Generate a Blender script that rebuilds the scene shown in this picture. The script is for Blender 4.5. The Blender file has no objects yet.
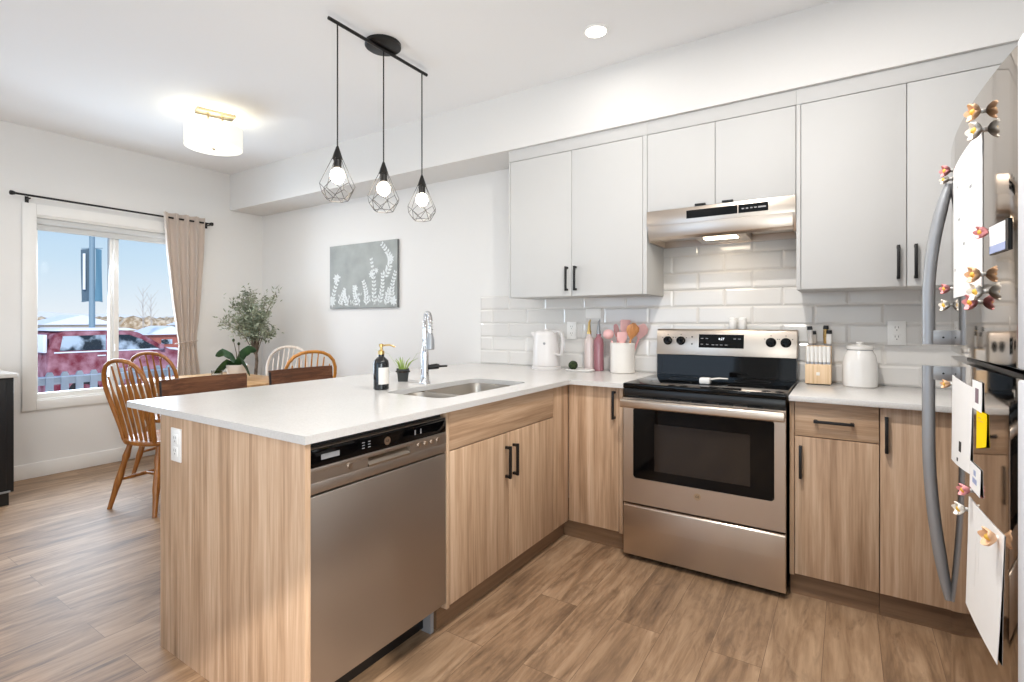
import bpy, bmesh, math, random
from mathutils import Vector, Matrix

random.seed(7)
scene = bpy.context.scene
PI = math.pi
R = math.radians
COL = scene.collection

# ------------------------------------------------------------------ camera
cam_data = bpy.data.cameras.new('camera')
cam_data.sensor_width = 36.0
cam_data.lens = 514.65 / 1024 * 36.0
cam_data.shift_x = 2.0 / 1024
cam_data.shift_y = -20.4 / 1024
cam_data.clip_start = 0.02
cam_data.clip_end = 400
cam = bpy.data.objects.new('camera', cam_data)
COL.objects.link(cam)
cam.location = (0.9848, -3.2617, 1.2473)
cam.rotation_euler = (R(90), 0, R(33.2045))
scene.camera = cam

# ------------------------------------------------------------------ world, sun, exposure
world = bpy.data.worlds.new('world')
scene.world = world
world.use_nodes = True
wn, wl = world.node_tree.nodes, world.node_tree.links
wn.clear()
w_out = wn.new('ShaderNodeOutputWorld')
w_bg = wn.new('ShaderNodeBackground')
w_tc = wn.new('ShaderNodeTexCoord')
w_sep = wn.new('ShaderNodeSeparateXYZ')
w_ramp = wn.new('ShaderNodeValToRGB')
wl.new(w_tc.outputs['Generated'], w_sep.inputs[0])
wl.new(w_sep.outputs['Z'], w_ramp.inputs[0])
els = w_ramp.color_ramp.elements
els[0].position = 0.0
els[0].color = (0.86, 0.92, 0.97, 1)
els[1].position = 0.28
els[1].color = (0.30, 0.56, 0.90, 1)
e = els.new(0.09)
e.color = (0.62, 0.80, 0.95, 1)
e = els.new(0.7)
e.color = (0.16, 0.36, 0.76, 1)
wl.new(w_ramp.outputs[0], w_bg.inputs[0])
w_bg.inputs[1].default_value = 0.69
wl.new(w_bg.outputs[0], w_out.inputs[0])

SUN_E = 2.4
sun_d = bpy.data.lights.new('sun', 'SUN')
sun_d.energy = SUN_E
sun_d.angle = R(1.5)
sun_d.color = (1.0, 0.95, 0.88)
sun = bpy.data.objects.new('sun', sun_d)
COL.objects.link(sun)
sun.rotation_euler = Vector((-0.75, 0.45, -0.55)).to_track_quat('-Z', 'Y').to_euler()


def area(name, loc, direction, sx, sy, power, color, shape='RECTANGLE', spread=180):
    d = bpy.data.lights.new(name, 'AREA')
    d.shape = shape
    d.size = sx
    if shape in ('RECTANGLE', 'ELLIPSE'):
        d.size_y = sy
    d.energy = power
    d.color = color
    d.spread = R(spread)
    o = bpy.data.objects.new(name, d)
    COL.objects.link(o)
    o.location = loc
    o.rotation_euler = Vector(direction).to_track_quat('-Z', 'Y').to_euler()
    return o


# fill lights at unseen, added rear and side windows; daylight through the dining window
area('rear_fill_light', (-1.9, -6.35, 1.35), (0.0, 1, 0.45), 2.6, 1.9, 23, (0.54, 0.74, 1.0))
area('rear_fill_light', (0.9, -6.35, 1.35), (-0.05, 1, 0.30), 1.6, 1.9, 6, (0.88, 0.96, 1.0))
area('side_fill_light', (2.04, -4.35, 1.35), (-1, 0.10, 0.80), 1.9, 1.95, 70, (0.88, 0.96, 1.0))
area('dining_window_daylight', (-4.52, -1.38, 1.30), (1, 0, -0.12), 1.0, 1.3, 33, (0.70, 0.85, 1.0))
# recessed ceiling downlights (first is the visible one; the rest are unseen, added as fill)
for (lx, ly, pw) in ((-0.121, -0.745, 1.2), (1.0, -1.15, 3.0), (0.60, -1.75, 26), (0.45, -2.75, 9), (-0.6, -4.4, 5), (-3.1, -3.9, 9)):
    area('downlight', (lx, ly, 2.755), (0, 0, -1), 0.10, 0.10, pw, (1.0, 0.965, 0.92), 'DISK')

scene.view_settings.view_transform = 'Standard'
scene.view_settings.look = 'None'
scene.view_settings.gamma = 1.0
scene.view_settings.exposure = 0.50
scene.view_settings.use_curve_mapping = False
scene.cycles.max_bounces = 14
scene.cycles.diffuse_bounces = 7
scene.cycles.glossy_bounces = 6
scene.cycles.transparent_max_bounces = 12
scene.cycles.sample_clamp_indirect = 6.0
scene.cycles.caustics_reflective = False
scene.cycles.caustics_refractive = False


# ------------------------------------------------------------------ materials
def lin(c):
    def f(v):
        v /= 255.0
        return v / 12.92 if v <= 0.04045 else ((v + 0.055) / 1.055) ** 2.4
    return (f(c[0]), f(c[1]), f(c[2]), 1.0)


def new_mat(name):
    m = bpy.data.materials.new(name)
    m.use_nodes = True
    n = m.node_tree.nodes
    b = n['Principled BSDF']
    return m, n, m.node_tree.links, b


def plain(name, rgb, rough=0.5, metal=0.0, spec=0.5, coat=0.0, noise=0.03, nscale=20.0, bump=0.0):
    """A solid colour with a little procedural variation."""
    m, n, l, b = new_mat(name)
    tc = n.new('ShaderNodeTexCoord')
    nz = n.new('ShaderNodeTexNoise')
    nz.inputs['Scale'].default_value = nscale
    nz.inputs['Detail'].default_value = 4
    l.new(tc.outputs['Object'], nz.inputs['Vector'])
    mix = n.new('ShaderNodeMix')
    mix.data_type = 'RGBA'
    c = lin(rgb)
    mix.inputs[6].default_value = tuple(max(0, v * (1 - noise)) for v in c[:3]) + (1,)
    mix.inputs[7].default_value = tuple(min(1, v * (1 + noise)) for v in c[:3]) + (1,)
    l.new(nz.outputs['Fac'], mix.inputs[0])
    l.new(mix.outputs[2], b.inputs['Base Color'])
    b.inputs['Roughness'].default_value = rough
    b.inputs['Metallic'].default_value = metal
    b.inputs['Specular IOR Level'].default_value = spec
    b.inputs['Coat Weight'].default_value = coat
    if bump:
        bp = n.new('ShaderNodeBump')
        bp.inputs['Strength'].default_value = bump
        bp.inputs['Distance'].default_value = 0.002
        l.new(nz.outputs['Fac'], bp.inputs['Height'])
        l.new(bp.outputs[0], b.inputs['Normal'])
    return m


def emit(name, rgb, strength, base=(240, 240, 240)):
    m, n, l, b = new_mat(name)
    b.inputs['Base Color'].default_value = lin(base)
    b.inputs['Emission Color'].default_value = lin(rgb)
    b.inputs['Emission Strength'].default_value = strength
    return m


def wood(name, dark, mid, light, axis='Z', fine=1.0, rough=0.45, spec=0.4, streak=1.0):
    m, n, l, b = new_mat(name)
    tc = n.new('ShaderNodeTexCoord')
    oi = n.new('ShaderNodeObjectInfo')
    off = n.new('ShaderNodeVectorMath')
    off.operation = 'SCALE'
    off.inputs[0].default_value = (17.3, 9.1, 13.7)
    l.new(oi.outputs['Random'], off.inputs['Scale'])
    add = n.new('ShaderNodeVectorMath')
    add.operation = 'ADD'
    l.new(tc.outputs['Object'], add.inputs[0])
    l.new(off.outputs[0], add.inputs[1])

    def nz(s_across, s_along, detail, dist=0.0):
        mp = n.new('ShaderNodeMapping')
        s = [s_across] * 3
        s['XYZ'.index(axis)] = s_along
        mp.inputs['Scale'].default_value = s
        l.new(add.outputs[0], mp.inputs['Vector'])
        t = n.new('ShaderNodeTexNoise')
        t.inputs['Scale'].default_value = 1.0
        t.inputs['Detail'].default_value = detail
        t.inputs['Roughness'].default_value = 0.6
        t.inputs['Distortion'].default_value = dist
        l.new(mp.outputs[0], t.inputs['Vector'])
        return t
    big = nz(9 * fine, 0.7, 3, 0.6)
    med = nz(34 * fine, 1.3, 5, 0.3)
    sml = nz(150 * fine, 5.0, 3)
    r1 = n.new('ShaderNodeValToRGB')
    r1.color_ramp.elements[0].position = 0.30
    r1.color_ramp.elements[0].color = lin(dark)
    r1.color_ramp.elements[1].position = 0.72
    r1.color_ramp.elements[1].color = lin(light)
    em = r1.color_ramp.elements.new(0.5)
    em.color = lin(mid)
    ma = n.new('ShaderNodeMath')
    ma.operation = 'MULTIPLY_ADD'
    ma.inputs[1].default_value = 0.55 * streak
    l.new(med.outputs['Fac'], ma.inputs[0])
    mb = n.new('ShaderNodeMath')
    mb.operation = 'MULTIPLY'
    mb.inputs[1].default_value = 0.45
    l.new(big.outputs['Fac'], mb.inputs[0])
    l.new(mb.outputs[0], ma.inputs[2])
    mc = n.new('ShaderNodeMath')
    mc.operation = 'MULTIPLY_ADD'
    mc.inputs[1].default_value = 0.22 * streak
    l.new(sml.outputs['Fac'], mc.inputs[0])
    l.new(ma.outputs[0], mc.inputs[2])
    md = n.new('ShaderNodeMath')
    md.operation = 'SUBTRACT'
    md.inputs[1].default_value = 0.11 * streak + 0.275 * (streak - 1)
    l.new(mc.outputs[0], md.inputs[0])
    l.new(md.outputs[0], r1.inputs[0])
    l.new(r1.outputs[0], b.inputs['Base Color'])
    b.inputs['Roughness'].default_value = rough
    b.inputs['Specular IOR Level'].default_value = spec
    bp = n.new('ShaderNodeBump')
    bp.inputs['Strength'].default_value = 0.12
    bp.inputs['Distance'].default_value = 0.001
    l.new(med.outputs['Fac'], bp.inputs['Height'])
    l.new(bp.outputs[0], b.inputs['Normal'])
    return m


def floor_mat():
    m, n, l, b = new_mat('vinyl_plank')
    tc = n.new('ShaderNodeTexCoord')
    sp = n.new('ShaderNodeSeparateXYZ')
    cb = n.new('ShaderNodeCombineXYZ')
    l.new(tc.outputs['Object'], sp.inputs[0])
    l.new(sp.outputs['Y'], cb.inputs['X'])
    l.new(sp.outputs['X'], cb.inputs['Y'])
    br = n.new('ShaderNodeTexBrick')
    br.inputs['Scale'].default_value = 1.0
    br.inputs['Brick Width'].default_value = 1.22
    br.inputs['Row Height'].default_value = 0.182
    br.inputs['Mortar Size'].default_value = 0.0009
    br.inputs['Mortar Smooth'].default_value = 0.2
    br.inputs['Bias'].default_value = 0.0
    br.inputs['Color1'].default_value = (0, 0, 0, 1)
    br.inputs['Color2'].default_value = (1, 1, 1, 1)
    br.inputs['Mortar'].default_value = (0.5, 0.5, 0.5, 1)
    br.offset = 0.37
    br.offset_frequency = 2
    l.new(cb.outputs[0], br.inputs['Vector'])
    # per-plank offset of the grain
    sc = n.new('ShaderNodeVectorMath')
    sc.operation = 'SCALE'
    sc.inputs['Scale'].default_value = 23.0
    l.new(br.outputs['Color'], sc.inputs[0])
    ad = n.new('ShaderNodeVectorMath')
    ad.operation = 'ADD'
    l.new(cb.outputs[0], ad.inputs[0])
    l.new(sc.outputs[0], ad.inputs[1])

    def nz(s, detail, dist):
        mp = n.new('ShaderNodeMapping')
        mp.inputs['Scale'].default_value = s
        l.new(ad.outputs[0], mp.inputs['Vector'])
        t = n.new('ShaderNodeTexNoise')
        t.inputs['Scale'].default_value = 1.0
        t.inputs['Detail'].default_value = detail
        t.inputs['Roughness'].default_value = 0.62
        t.inputs['Distortion'].default_value = dist
        l.new(mp.outputs[0], t.inputs['Vector'])
        return t
    a = nz((1.9, 11, 1), 6, 0.9)
    c = nz((3.6, 55, 1), 5, 0.3)
    ramp = n.new('ShaderNodeValToRGB')
    ce = ramp.color_ramp.elements
    ce[0].position = 0.28
    ce[0].color = lin((88, 66, 48))
    ce[1].position = 0.74
    ce[1].color = lin((188, 157, 126))
    x = ce.new(0.48)
    x.color = lin((146, 116, 88))
    m1 = n.new('ShaderNodeMath')
    m1.operation = 'MULTIPLY'
    m1.inputs[1].default_value = 0.78
    l.new(a.outputs['Fac'], m1.inputs[0])
    m2 = n.new('ShaderNodeMath')
    m2.operation = 'MULTIPLY_ADD'
    m2.inputs[1].default_value = 0.34
    l.new(c.outputs['Fac'], m2.inputs[0])
    l.new(m1.outputs[0], m2.inputs[2])
    m3 = n.new('ShaderNodeMath')
    m3.operation = 'MULTIPLY_ADD'
    m3.inputs[1].default_value = 0.09
    l.new(br.outputs['Color'], m3.inputs[0])
    l.new(m2.outputs[0], m3.inputs[2])
    m4 = n.new('ShaderNodeMath')
    m4.operation = 'SUBTRACT'
    m4.inputs[1].default_value = 0.105
    l.new(m3.outputs[0], m4.inputs[0])
    l.new(m4.outputs[0], ramp.inputs[0])
    kn_ = nz((4.2, 17, 1), 4, 1.0)
    kr = n.new('ShaderNodeMapRange')
    kr.inputs['From Min'].default_value = 0.52
    kr.inputs['From Max'].default_value = 0.74
    kr.inputs['To Max'].default_value = 0.62
    l.new(kn_.outputs['Fac'], kr.inputs['Value'])
    kx = n.new('ShaderNodeMix')
    kx.data_type = 'RGBA'
    kx.inputs[7].default_value = lin((84, 60, 42))
    l.new(kr.outputs[0], kx.inputs[0])
    l.new(ramp.outputs[0], kx.inputs[6])
    mx = n.new('ShaderNodeMix')
    mx.data_type = 'RGBA'
    mx.inputs[7].default_value = lin((98, 74, 55))
    l.new(br.outputs['Fac'], mx.inputs[0])
    l.new(kx.outputs[2], mx.inputs[6])
    l.new(mx.outputs[2], b.inputs['Base Color'])
    b.inputs['Roughness'].default_value = 0.5
    b.inputs['Specular IOR Level'].default_value = 0.6
    bp = n.new('ShaderNodeBump')
    bp.inputs['Strength'].default_value = 0.15
    bp.inputs['Distance'].default_value = 0.001
    l.new(c.outputs['Fac'], bp.inputs['Height'])
    l.new(bp.outputs[0], b.inputs['Normal'])
    return m


def steel(name, rgb, rough, axis='X', aniso=0.0, streak=0.04):
    m, n, l, b = new_mat(name)
    tc = n.new('ShaderNodeTexCoord')
    mp = n.new('ShaderNodeMapping')
    s = [260.0] * 3
    s['XYZ'.index(axis)] = 2.0
    mp.inputs['Scale'].default_value = s
    l.new(tc.outputs['Object'], mp.inputs['Vector'])
    t = n.new('ShaderNodeTexNoise')
    t.inputs['Scale'].default_value = 1.0
    t.inputs['Detail'].default_value = 3
    l.new(mp.outputs[0], t.inputs['Vector'])
    mr = n.new('ShaderNodeMapRange')
    mr.inputs['To Min'].default_value = rough - streak
    mr.inputs['To Max'].default_value = rough + streak
    l.new(t.outputs['Fac'], mr.inputs['Value'])
    l.new(mr.outputs[0], b.inputs['Roughness'])
    b.inputs['Base Color'].default_value = lin(rgb)
    b.inputs['Metallic'].default_value = 1.0
    b.inputs['Anisotropic'].default_value = aniso
    return m


def glass_mat(name, rgb=(255, 255, 255), gloss=0.1):
    m, n, l, b = new_mat(name)
    n.remove(b)
    out = n['Material Output']
    tr = n.new('ShaderNodeBsdfTransparent')
    tr.inputs[0].default_value = lin(rgb)
    gl = n.new('ShaderNodeBsdfGlossy')
    gl.inputs['Roughness'].default_value = 0.02
    fr = n.new('ShaderNodeFresnel')
    fr.inputs['IOR'].default_value = 1.12
    mx = n.new('ShaderNodeMixShader')
    l.new(fr.outputs[0], mx.inputs[0])
    l.new(tr.outputs[0], mx.inputs[1])
    l.new(gl.outputs[0], mx.inputs[2])
    l.new(mx.outputs[0], out.inputs['Surface'])
    return m


def quartz():
    m, n, l, b = new_mat('white_quartz')
    tc = n.new('ShaderNodeTexCoord')
    v = n.new('ShaderNodeTexNoise')
    v.inputs['Scale'].default_value = 180
    v.inputs['Detail'].default_value = 2
    l.new(tc.outputs['Object'], v.inputs['Vector'])
    w = n.new('ShaderNodeTexNoise')
    w.inputs['Scale'].default_value = 3
    w.inputs['Detail'].default_value = 6
    l.new(tc.outputs['Object'], w.inputs['Vector'])
    ad = n.new('ShaderNodeMath')
    ad.operation = 'MULTIPLY_ADD'
    ad.inputs[1].default_value = 0.5
    l.new(w.outputs['Fac'], ad.inputs[0])
    l.new(v.outputs['Fac'], ad.inputs[2])
    r = n.new('ShaderNodeValToRGB')
    r.color_ramp.elements[0].position = 0.5
    r.color_ramp.elements[0].color = lin((200, 197, 193))
    r.color_ramp.elements[1].position = 0.85
    r.color_ramp.elements[1].color = lin((208, 205, 202))
    l.new(ad.outputs[0], r.inputs[0])
    l.new(r.outputs[0], b.inputs['Base Color'])
    b.inputs['Roughness'].default_value = 0.22
    b.inputs['Specular IOR Level'].default_value = 0.45
    return m


def fabric(name, rgb, scale=700):
    m, n, l, b = new_mat(name)
    tc = n.new('ShaderNodeTexCoord')
    w = n.new('ShaderNodeTexNoise')
    w.inputs['Scale'].default_value = scale
    l.new(tc.outputs['Object'], w.inputs['Vector'])
    c = lin(rgb)
    mix = n.new('ShaderNodeMix')
    mix.data_type = 'RGBA'
    mix.inputs[6].default_value = tuple(v * 0.85 for v in c[:3]) + (1,)
    mix.inputs[7].default_value = tuple(min(1, v * 1.12) for v in c[:3]) + (1,)
    l.new(w.outputs['Fac'], mix.inputs[0])
    l.new(mix.outputs[2], b.inputs['Base Color'])
    b.inputs['Roughness'].default_value = 0.9
    b.inputs['Sheen Weight'].default_value = 0.2
    b.inputs['Specular IOR Level'].default_value = 0.1
    return m


def two_tone(name, c1, c2, scale, lo=0.45, hi=0.55, rough=0.6, spec=0.4, metal=0.0):
    m, n, l, b = new_mat(name)
    tc = n.new('ShaderNodeTexCoord')
    t = n.new('ShaderNodeTexNoise')
    t.inputs['Scale'].default_value = scale
    t.inputs['Detail'].default_value = 5
    l.new(tc.outputs['Object'], t.inputs['Vector'])
    r = n.new('ShaderNodeValToRGB')
    r.color_ramp.elements[0].position = lo
    r.color_ramp.elements[0].color = lin(c1)
    r.color_ramp.elements[1].position = hi
    r.color_ramp.elements[1].color = lin(c2)
    l.new(t.outputs['Fac'], r.inputs[0])
    l.new(r.outputs[0], b.inputs['Base Color'])
    b.inputs['Roughness'].default_value = rough
    b.inputs['Specular IOR Level'].default_value = spec
    b.inputs['Metallic'].default_value = metal
    return m


M = {}
M['wall'] = plain('wall_paint', (223, 221, 218), 0.85, spec=0.2, noise=0.008, nscale=60, bump=0.03)
M['ceiling'] = plain('ceiling_paint', (240, 240, 240), 0.9, spec=0.1, noise=0.01, nscale=90, bump=0.05)
M['trim'] = plain('trim_white', (228, 226, 222), 0.45, noise=0.01)
M['cabwhite'] = plain('cabinet_white', (196, 195, 193), 0.62, spec=0.3, noise=0.006)
M['tile'] = plain('glazed_tile', (216, 213, 209), 0.10, spec=0.5, noise=0.01, nscale=4)
M['grout'] = plain('grout', (205, 201, 196), 0.85, noise=0.03)
M['floor'] = floor_mat()
M['oak'] = wood('oak_laminate', (146, 114, 86), (187, 154, 124), (215, 186, 158), 'Z', streak=1.3)
M['oak_h'] = wood('oak_laminate_across', (146, 114, 86), (187, 154, 124), (215, 186, 158), 'Y', streak=1.3)
M['oak_x'] = wood('oak_laminate_drawer', (146, 114, 86), (187, 154, 124), (215, 186, 158), 'X', streak=1.3)
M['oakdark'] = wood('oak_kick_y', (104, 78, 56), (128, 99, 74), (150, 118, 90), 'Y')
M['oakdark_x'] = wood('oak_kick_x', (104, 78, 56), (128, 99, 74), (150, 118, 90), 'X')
M['chair_oak'] = wood('honey_oak', (108, 64, 23), (152, 95, 40), (180, 121, 58), 'Z', 2.0, 0.3, 0.5)
M['golden'] = wood('golden_oak', (160, 96, 32), (200, 134, 54), (220, 160, 80), 'Z', 2.0, 0.3, 0.5)
M['washed'] = wood('whitewashed_wood', (200, 184, 168), (222, 210, 198), (236, 228, 220), 'Z', 2.0, 0.4, 0.4)
M['walnut'] = wood('rustic_brown_wood', (58, 34, 22), (96, 60, 40), (132, 90, 62), 'X', 1.4, 0.4, 0.4, 1.2)
M['tablewood'] = wood('table_wood', (150, 108, 70), (188, 148, 104), (206, 170, 128), 'X', 1.2, 0.35, 0.5)
M['blockwood'] = wood('knife_block_wood', (196, 162, 122), (222, 192, 156), (234, 208, 176), 'Z', 2.5, 0.4, 0.4)
M['utensilwood'] = wood('utensil_wood', (170, 110, 66), (198, 138, 88), (214, 160, 110), 'Z', 3, 0.45, 0.4)
M['quartz'] = quartz()
M['steel'] = steel('brushed_steel', (200, 187, 174), 0.30, 'X', streak=0.02)
M['steel_y'] = steel('brushed_steel_side', (182, 173, 165), 0.42, 'Y', streak=0.02)
M['fridge'] = steel('fridge_steel', (172, 162, 152), 0.06, 'Z', streak=0.015)
M['handle'] = plain('satin_handle', (158, 160, 163), 0.33, metal=0.45, noise=0.02)
M['edge_glare'] = plain('door_edge_glare', (206, 208, 212), 0.4, noise=0.01)  # pale colour stands in for a bright reflection on the fridge doors
M['chrome'] = steel('chrome', (226, 226, 228), 0.06, 'Z', streak=0.01)
M['sink'] = steel('sink_steel', (186, 178, 168), 0.30, 'Y')
M['brass'] = steel('soft_brass', (206, 176, 116), 0.28, 'Z')
M['nickel'] = steel('brushed_nickel', (196, 178, 150), 0.30, 'X')
M['wire'] = plain('glow_lightened_wire', (96, 94, 92), 0.35, metal=0.8, noise=0.05)  # wire colour lightened to stand in for the bulbs' glow on it
M['black'] = plain('black_enamel', (14, 14, 15), 0.32, noise=0.05)
M['blackglass'] = plain('black_glass', (6, 6, 7), 0.05, spec=0.22, noise=0.02)
M['blackmetal'] = plain('black_metal', (24, 22, 21), 0.42, metal=0.3, noise=0.05)
M['dark'] = plain('dark_void', (26, 24, 23), 0.7, noise=0.05)
M['sideboard'] = plain('dark_sideboard', (11, 12, 16), 0.5, noise=0.06)
M['white'] = plain('white_ceramic', (222, 219, 215), 0.18, spec=0.5, noise=0.01)
M['offwhite'] = plain('cream_ceramic', (224, 219, 212), 0.3, noise=0.015)
M['plastic'] = plain('white_plastic', (238, 236, 232), 0.35, noise=0.01)
M['kettle'] = plain('kettle_white', (218, 214, 212), 0.30, noise=0.01)
M['kettlegrey'] = plain('kettle_handle_grey', (200, 196, 194), 0.3, noise=0.01)
M['socket'] = plain('socket_slots', (110, 108, 104), 0.6)
M['paper'] = plain('paper', (240, 239, 237), 0.85, spec=0.1, noise=0.02, nscale=14)
M['yellow'] = plain('yellow_paper', (250, 212, 22), 0.8, spec=0.1, noise=0.03)
M['ink'] = plain('ink', (128, 108, 116), 0.8)
M['bluecard'] = plain('blue_print', (160, 172, 208), 0.5)
M['curtain'] = fabric('taupe_curtain', (196, 182, 171))
M['shade'] = emit('lamp_shade', (255, 244, 226), 0.30, (236, 240, 232))
M['diffuser'] = emit('lamp_diffuser', (255, 244, 226), 0.55, (236, 240, 232))
M['bulb'] = emit('bulb', (255, 240, 214), 14.0)
M['downlens'] = emit('downlight_lens', (255, 248, 238), 5.0)
M['hoodlens'] = emit('hood_lens', (255, 236, 206), 5.0)
M['digits'] = emit('clock_digits', (235, 245, 255), 0.7)
M['legend'] = plain('grey_legend', (150, 150, 152), 0.6)
M['glass'] = glass_mat('window_glass')
M['clear'] = glass_mat('clear_glass', (240, 240, 238))
M['rose'] = plain('rose_glass', (150, 98, 106), 0.12, spec=0.6, noise=0.1, nscale=30)
M['blush'] = plain('blush_glass', (206, 192, 188), 0.12, spec=0.6, noise=0.05, nscale=30)
M['pink'] = plain('pink_silicone', (228, 180, 178), 0.5, noise=0.04)
M['pinkdark'] = plain('dusty_pink_silicone', (210, 150, 150), 0.5, noise=0.04)
M['soap'] = plain('dark_bottle', (22, 24, 27), 0.12, spec=0.6, noise=0.05)
M['label'] = plain('white_label', (226, 221, 214), 0.6, noise=0.02)
M['leaf'] = two_tone('orchid_leaf', (26, 48, 26), (52, 84, 44), 14, 0.35, 0.7, 0.5, 0.25)
M['succulent'] = two_tone('fresh_leaf', (120, 146, 62), (168, 190, 96), 30, 0.35, 0.7, 0.45)
M['olive'] = two_tone('olive_leaf', (84, 94, 72), (168, 172, 148), 9, 0.32, 0.68, 0.6)
M['bark'] = two_tone('bark', (74, 62, 52), (122, 106, 92), 40, 0.35, 0.65, 0.8)
M['palebark'] = plain('frosted_bark', (176, 166, 158), 0.9)
M['moss'] = two_tone('dark_moss', (30, 40, 22), (56, 70, 38), 80, 0.35, 0.65, 0.9)
M['pot'] = plain('dark_pot', (46, 48, 46), 0.6, noise=0.08)
M['soil'] = two_tone('soil', (40, 30, 22), (70, 54, 40), 80, 0.4, 0.6, 0.95)
M['canvas'] = two_tone('grey_canvas', (150, 154, 152), (170, 174, 172), 6, 0.3, 0.7, 0.85, 0.1)
M['canvasedge'] = plain('canvas_edge', (116, 118, 118), 0.85)
M['floral'] = plain('floral_white', (216, 220, 220), 0.85, spec=0.1, noise=0.05)
M['blind'] = plain('roller_fabric', (196, 196, 194), 0.8, noise=0.02)
M['snow'] = plain('snow', (226, 232, 242), 0.9, spec=0.1, noise=0.05, nscale=2.0)
M['vanred'] = two_tone('frosted_red_paint', (112, 40, 54), (168, 124, 136), 4, 0.36, 0.68, 0.6, 0.25)
M['vanglass'] = two_tone('frosty_glass', (34, 44, 52), (176, 192, 206), 2.2, 0.46, 0.60, 0.3)
M['tyre'] = plain('tyre', (30, 30, 32), 0.8)
M['fence'] = plain('weathered_white_fence', (200, 204, 208), 0.8, noise=0.06)
M['post'] = plain('lamp_post_blue', (122, 146, 160), 0.5, noise=0.05)
M['banner'] = plain('banner_teal', (92, 132, 152), 0.8, noise=0.06)
M['bannerdark'] = plain('banner_dark', (82, 102, 116), 0.8, noise=0.06)
M['bannerwhite'] = plain('banner_white', (226, 232, 236), 0.8)
M['brown'] = two_tone('winter_brush', (150, 128, 100), (206, 190, 168), 1.2, 0.4, 0.6, 0.95, 0.05)
M['farwall'] = plain('far_house_wall', (196, 178, 156), 0.9)
M['shedred'] = plain('red_shed', (160, 92, 80), 0.8)
M['hill'] = plain('far_hills', (206, 210, 212), 0.95, spec=0.0)
M['petal_pink'] = plain('petal_pink', (226, 150, 152), 0.45)
M['petal_white'] = plain('petal_white', (240, 234, 224), 0.45)
M['petal_peach'] = plain('petal_peach', (236, 190, 150), 0.45)
M['pistil'] = plain('pistil_yellow', (222, 178, 70), 0.5)


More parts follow.
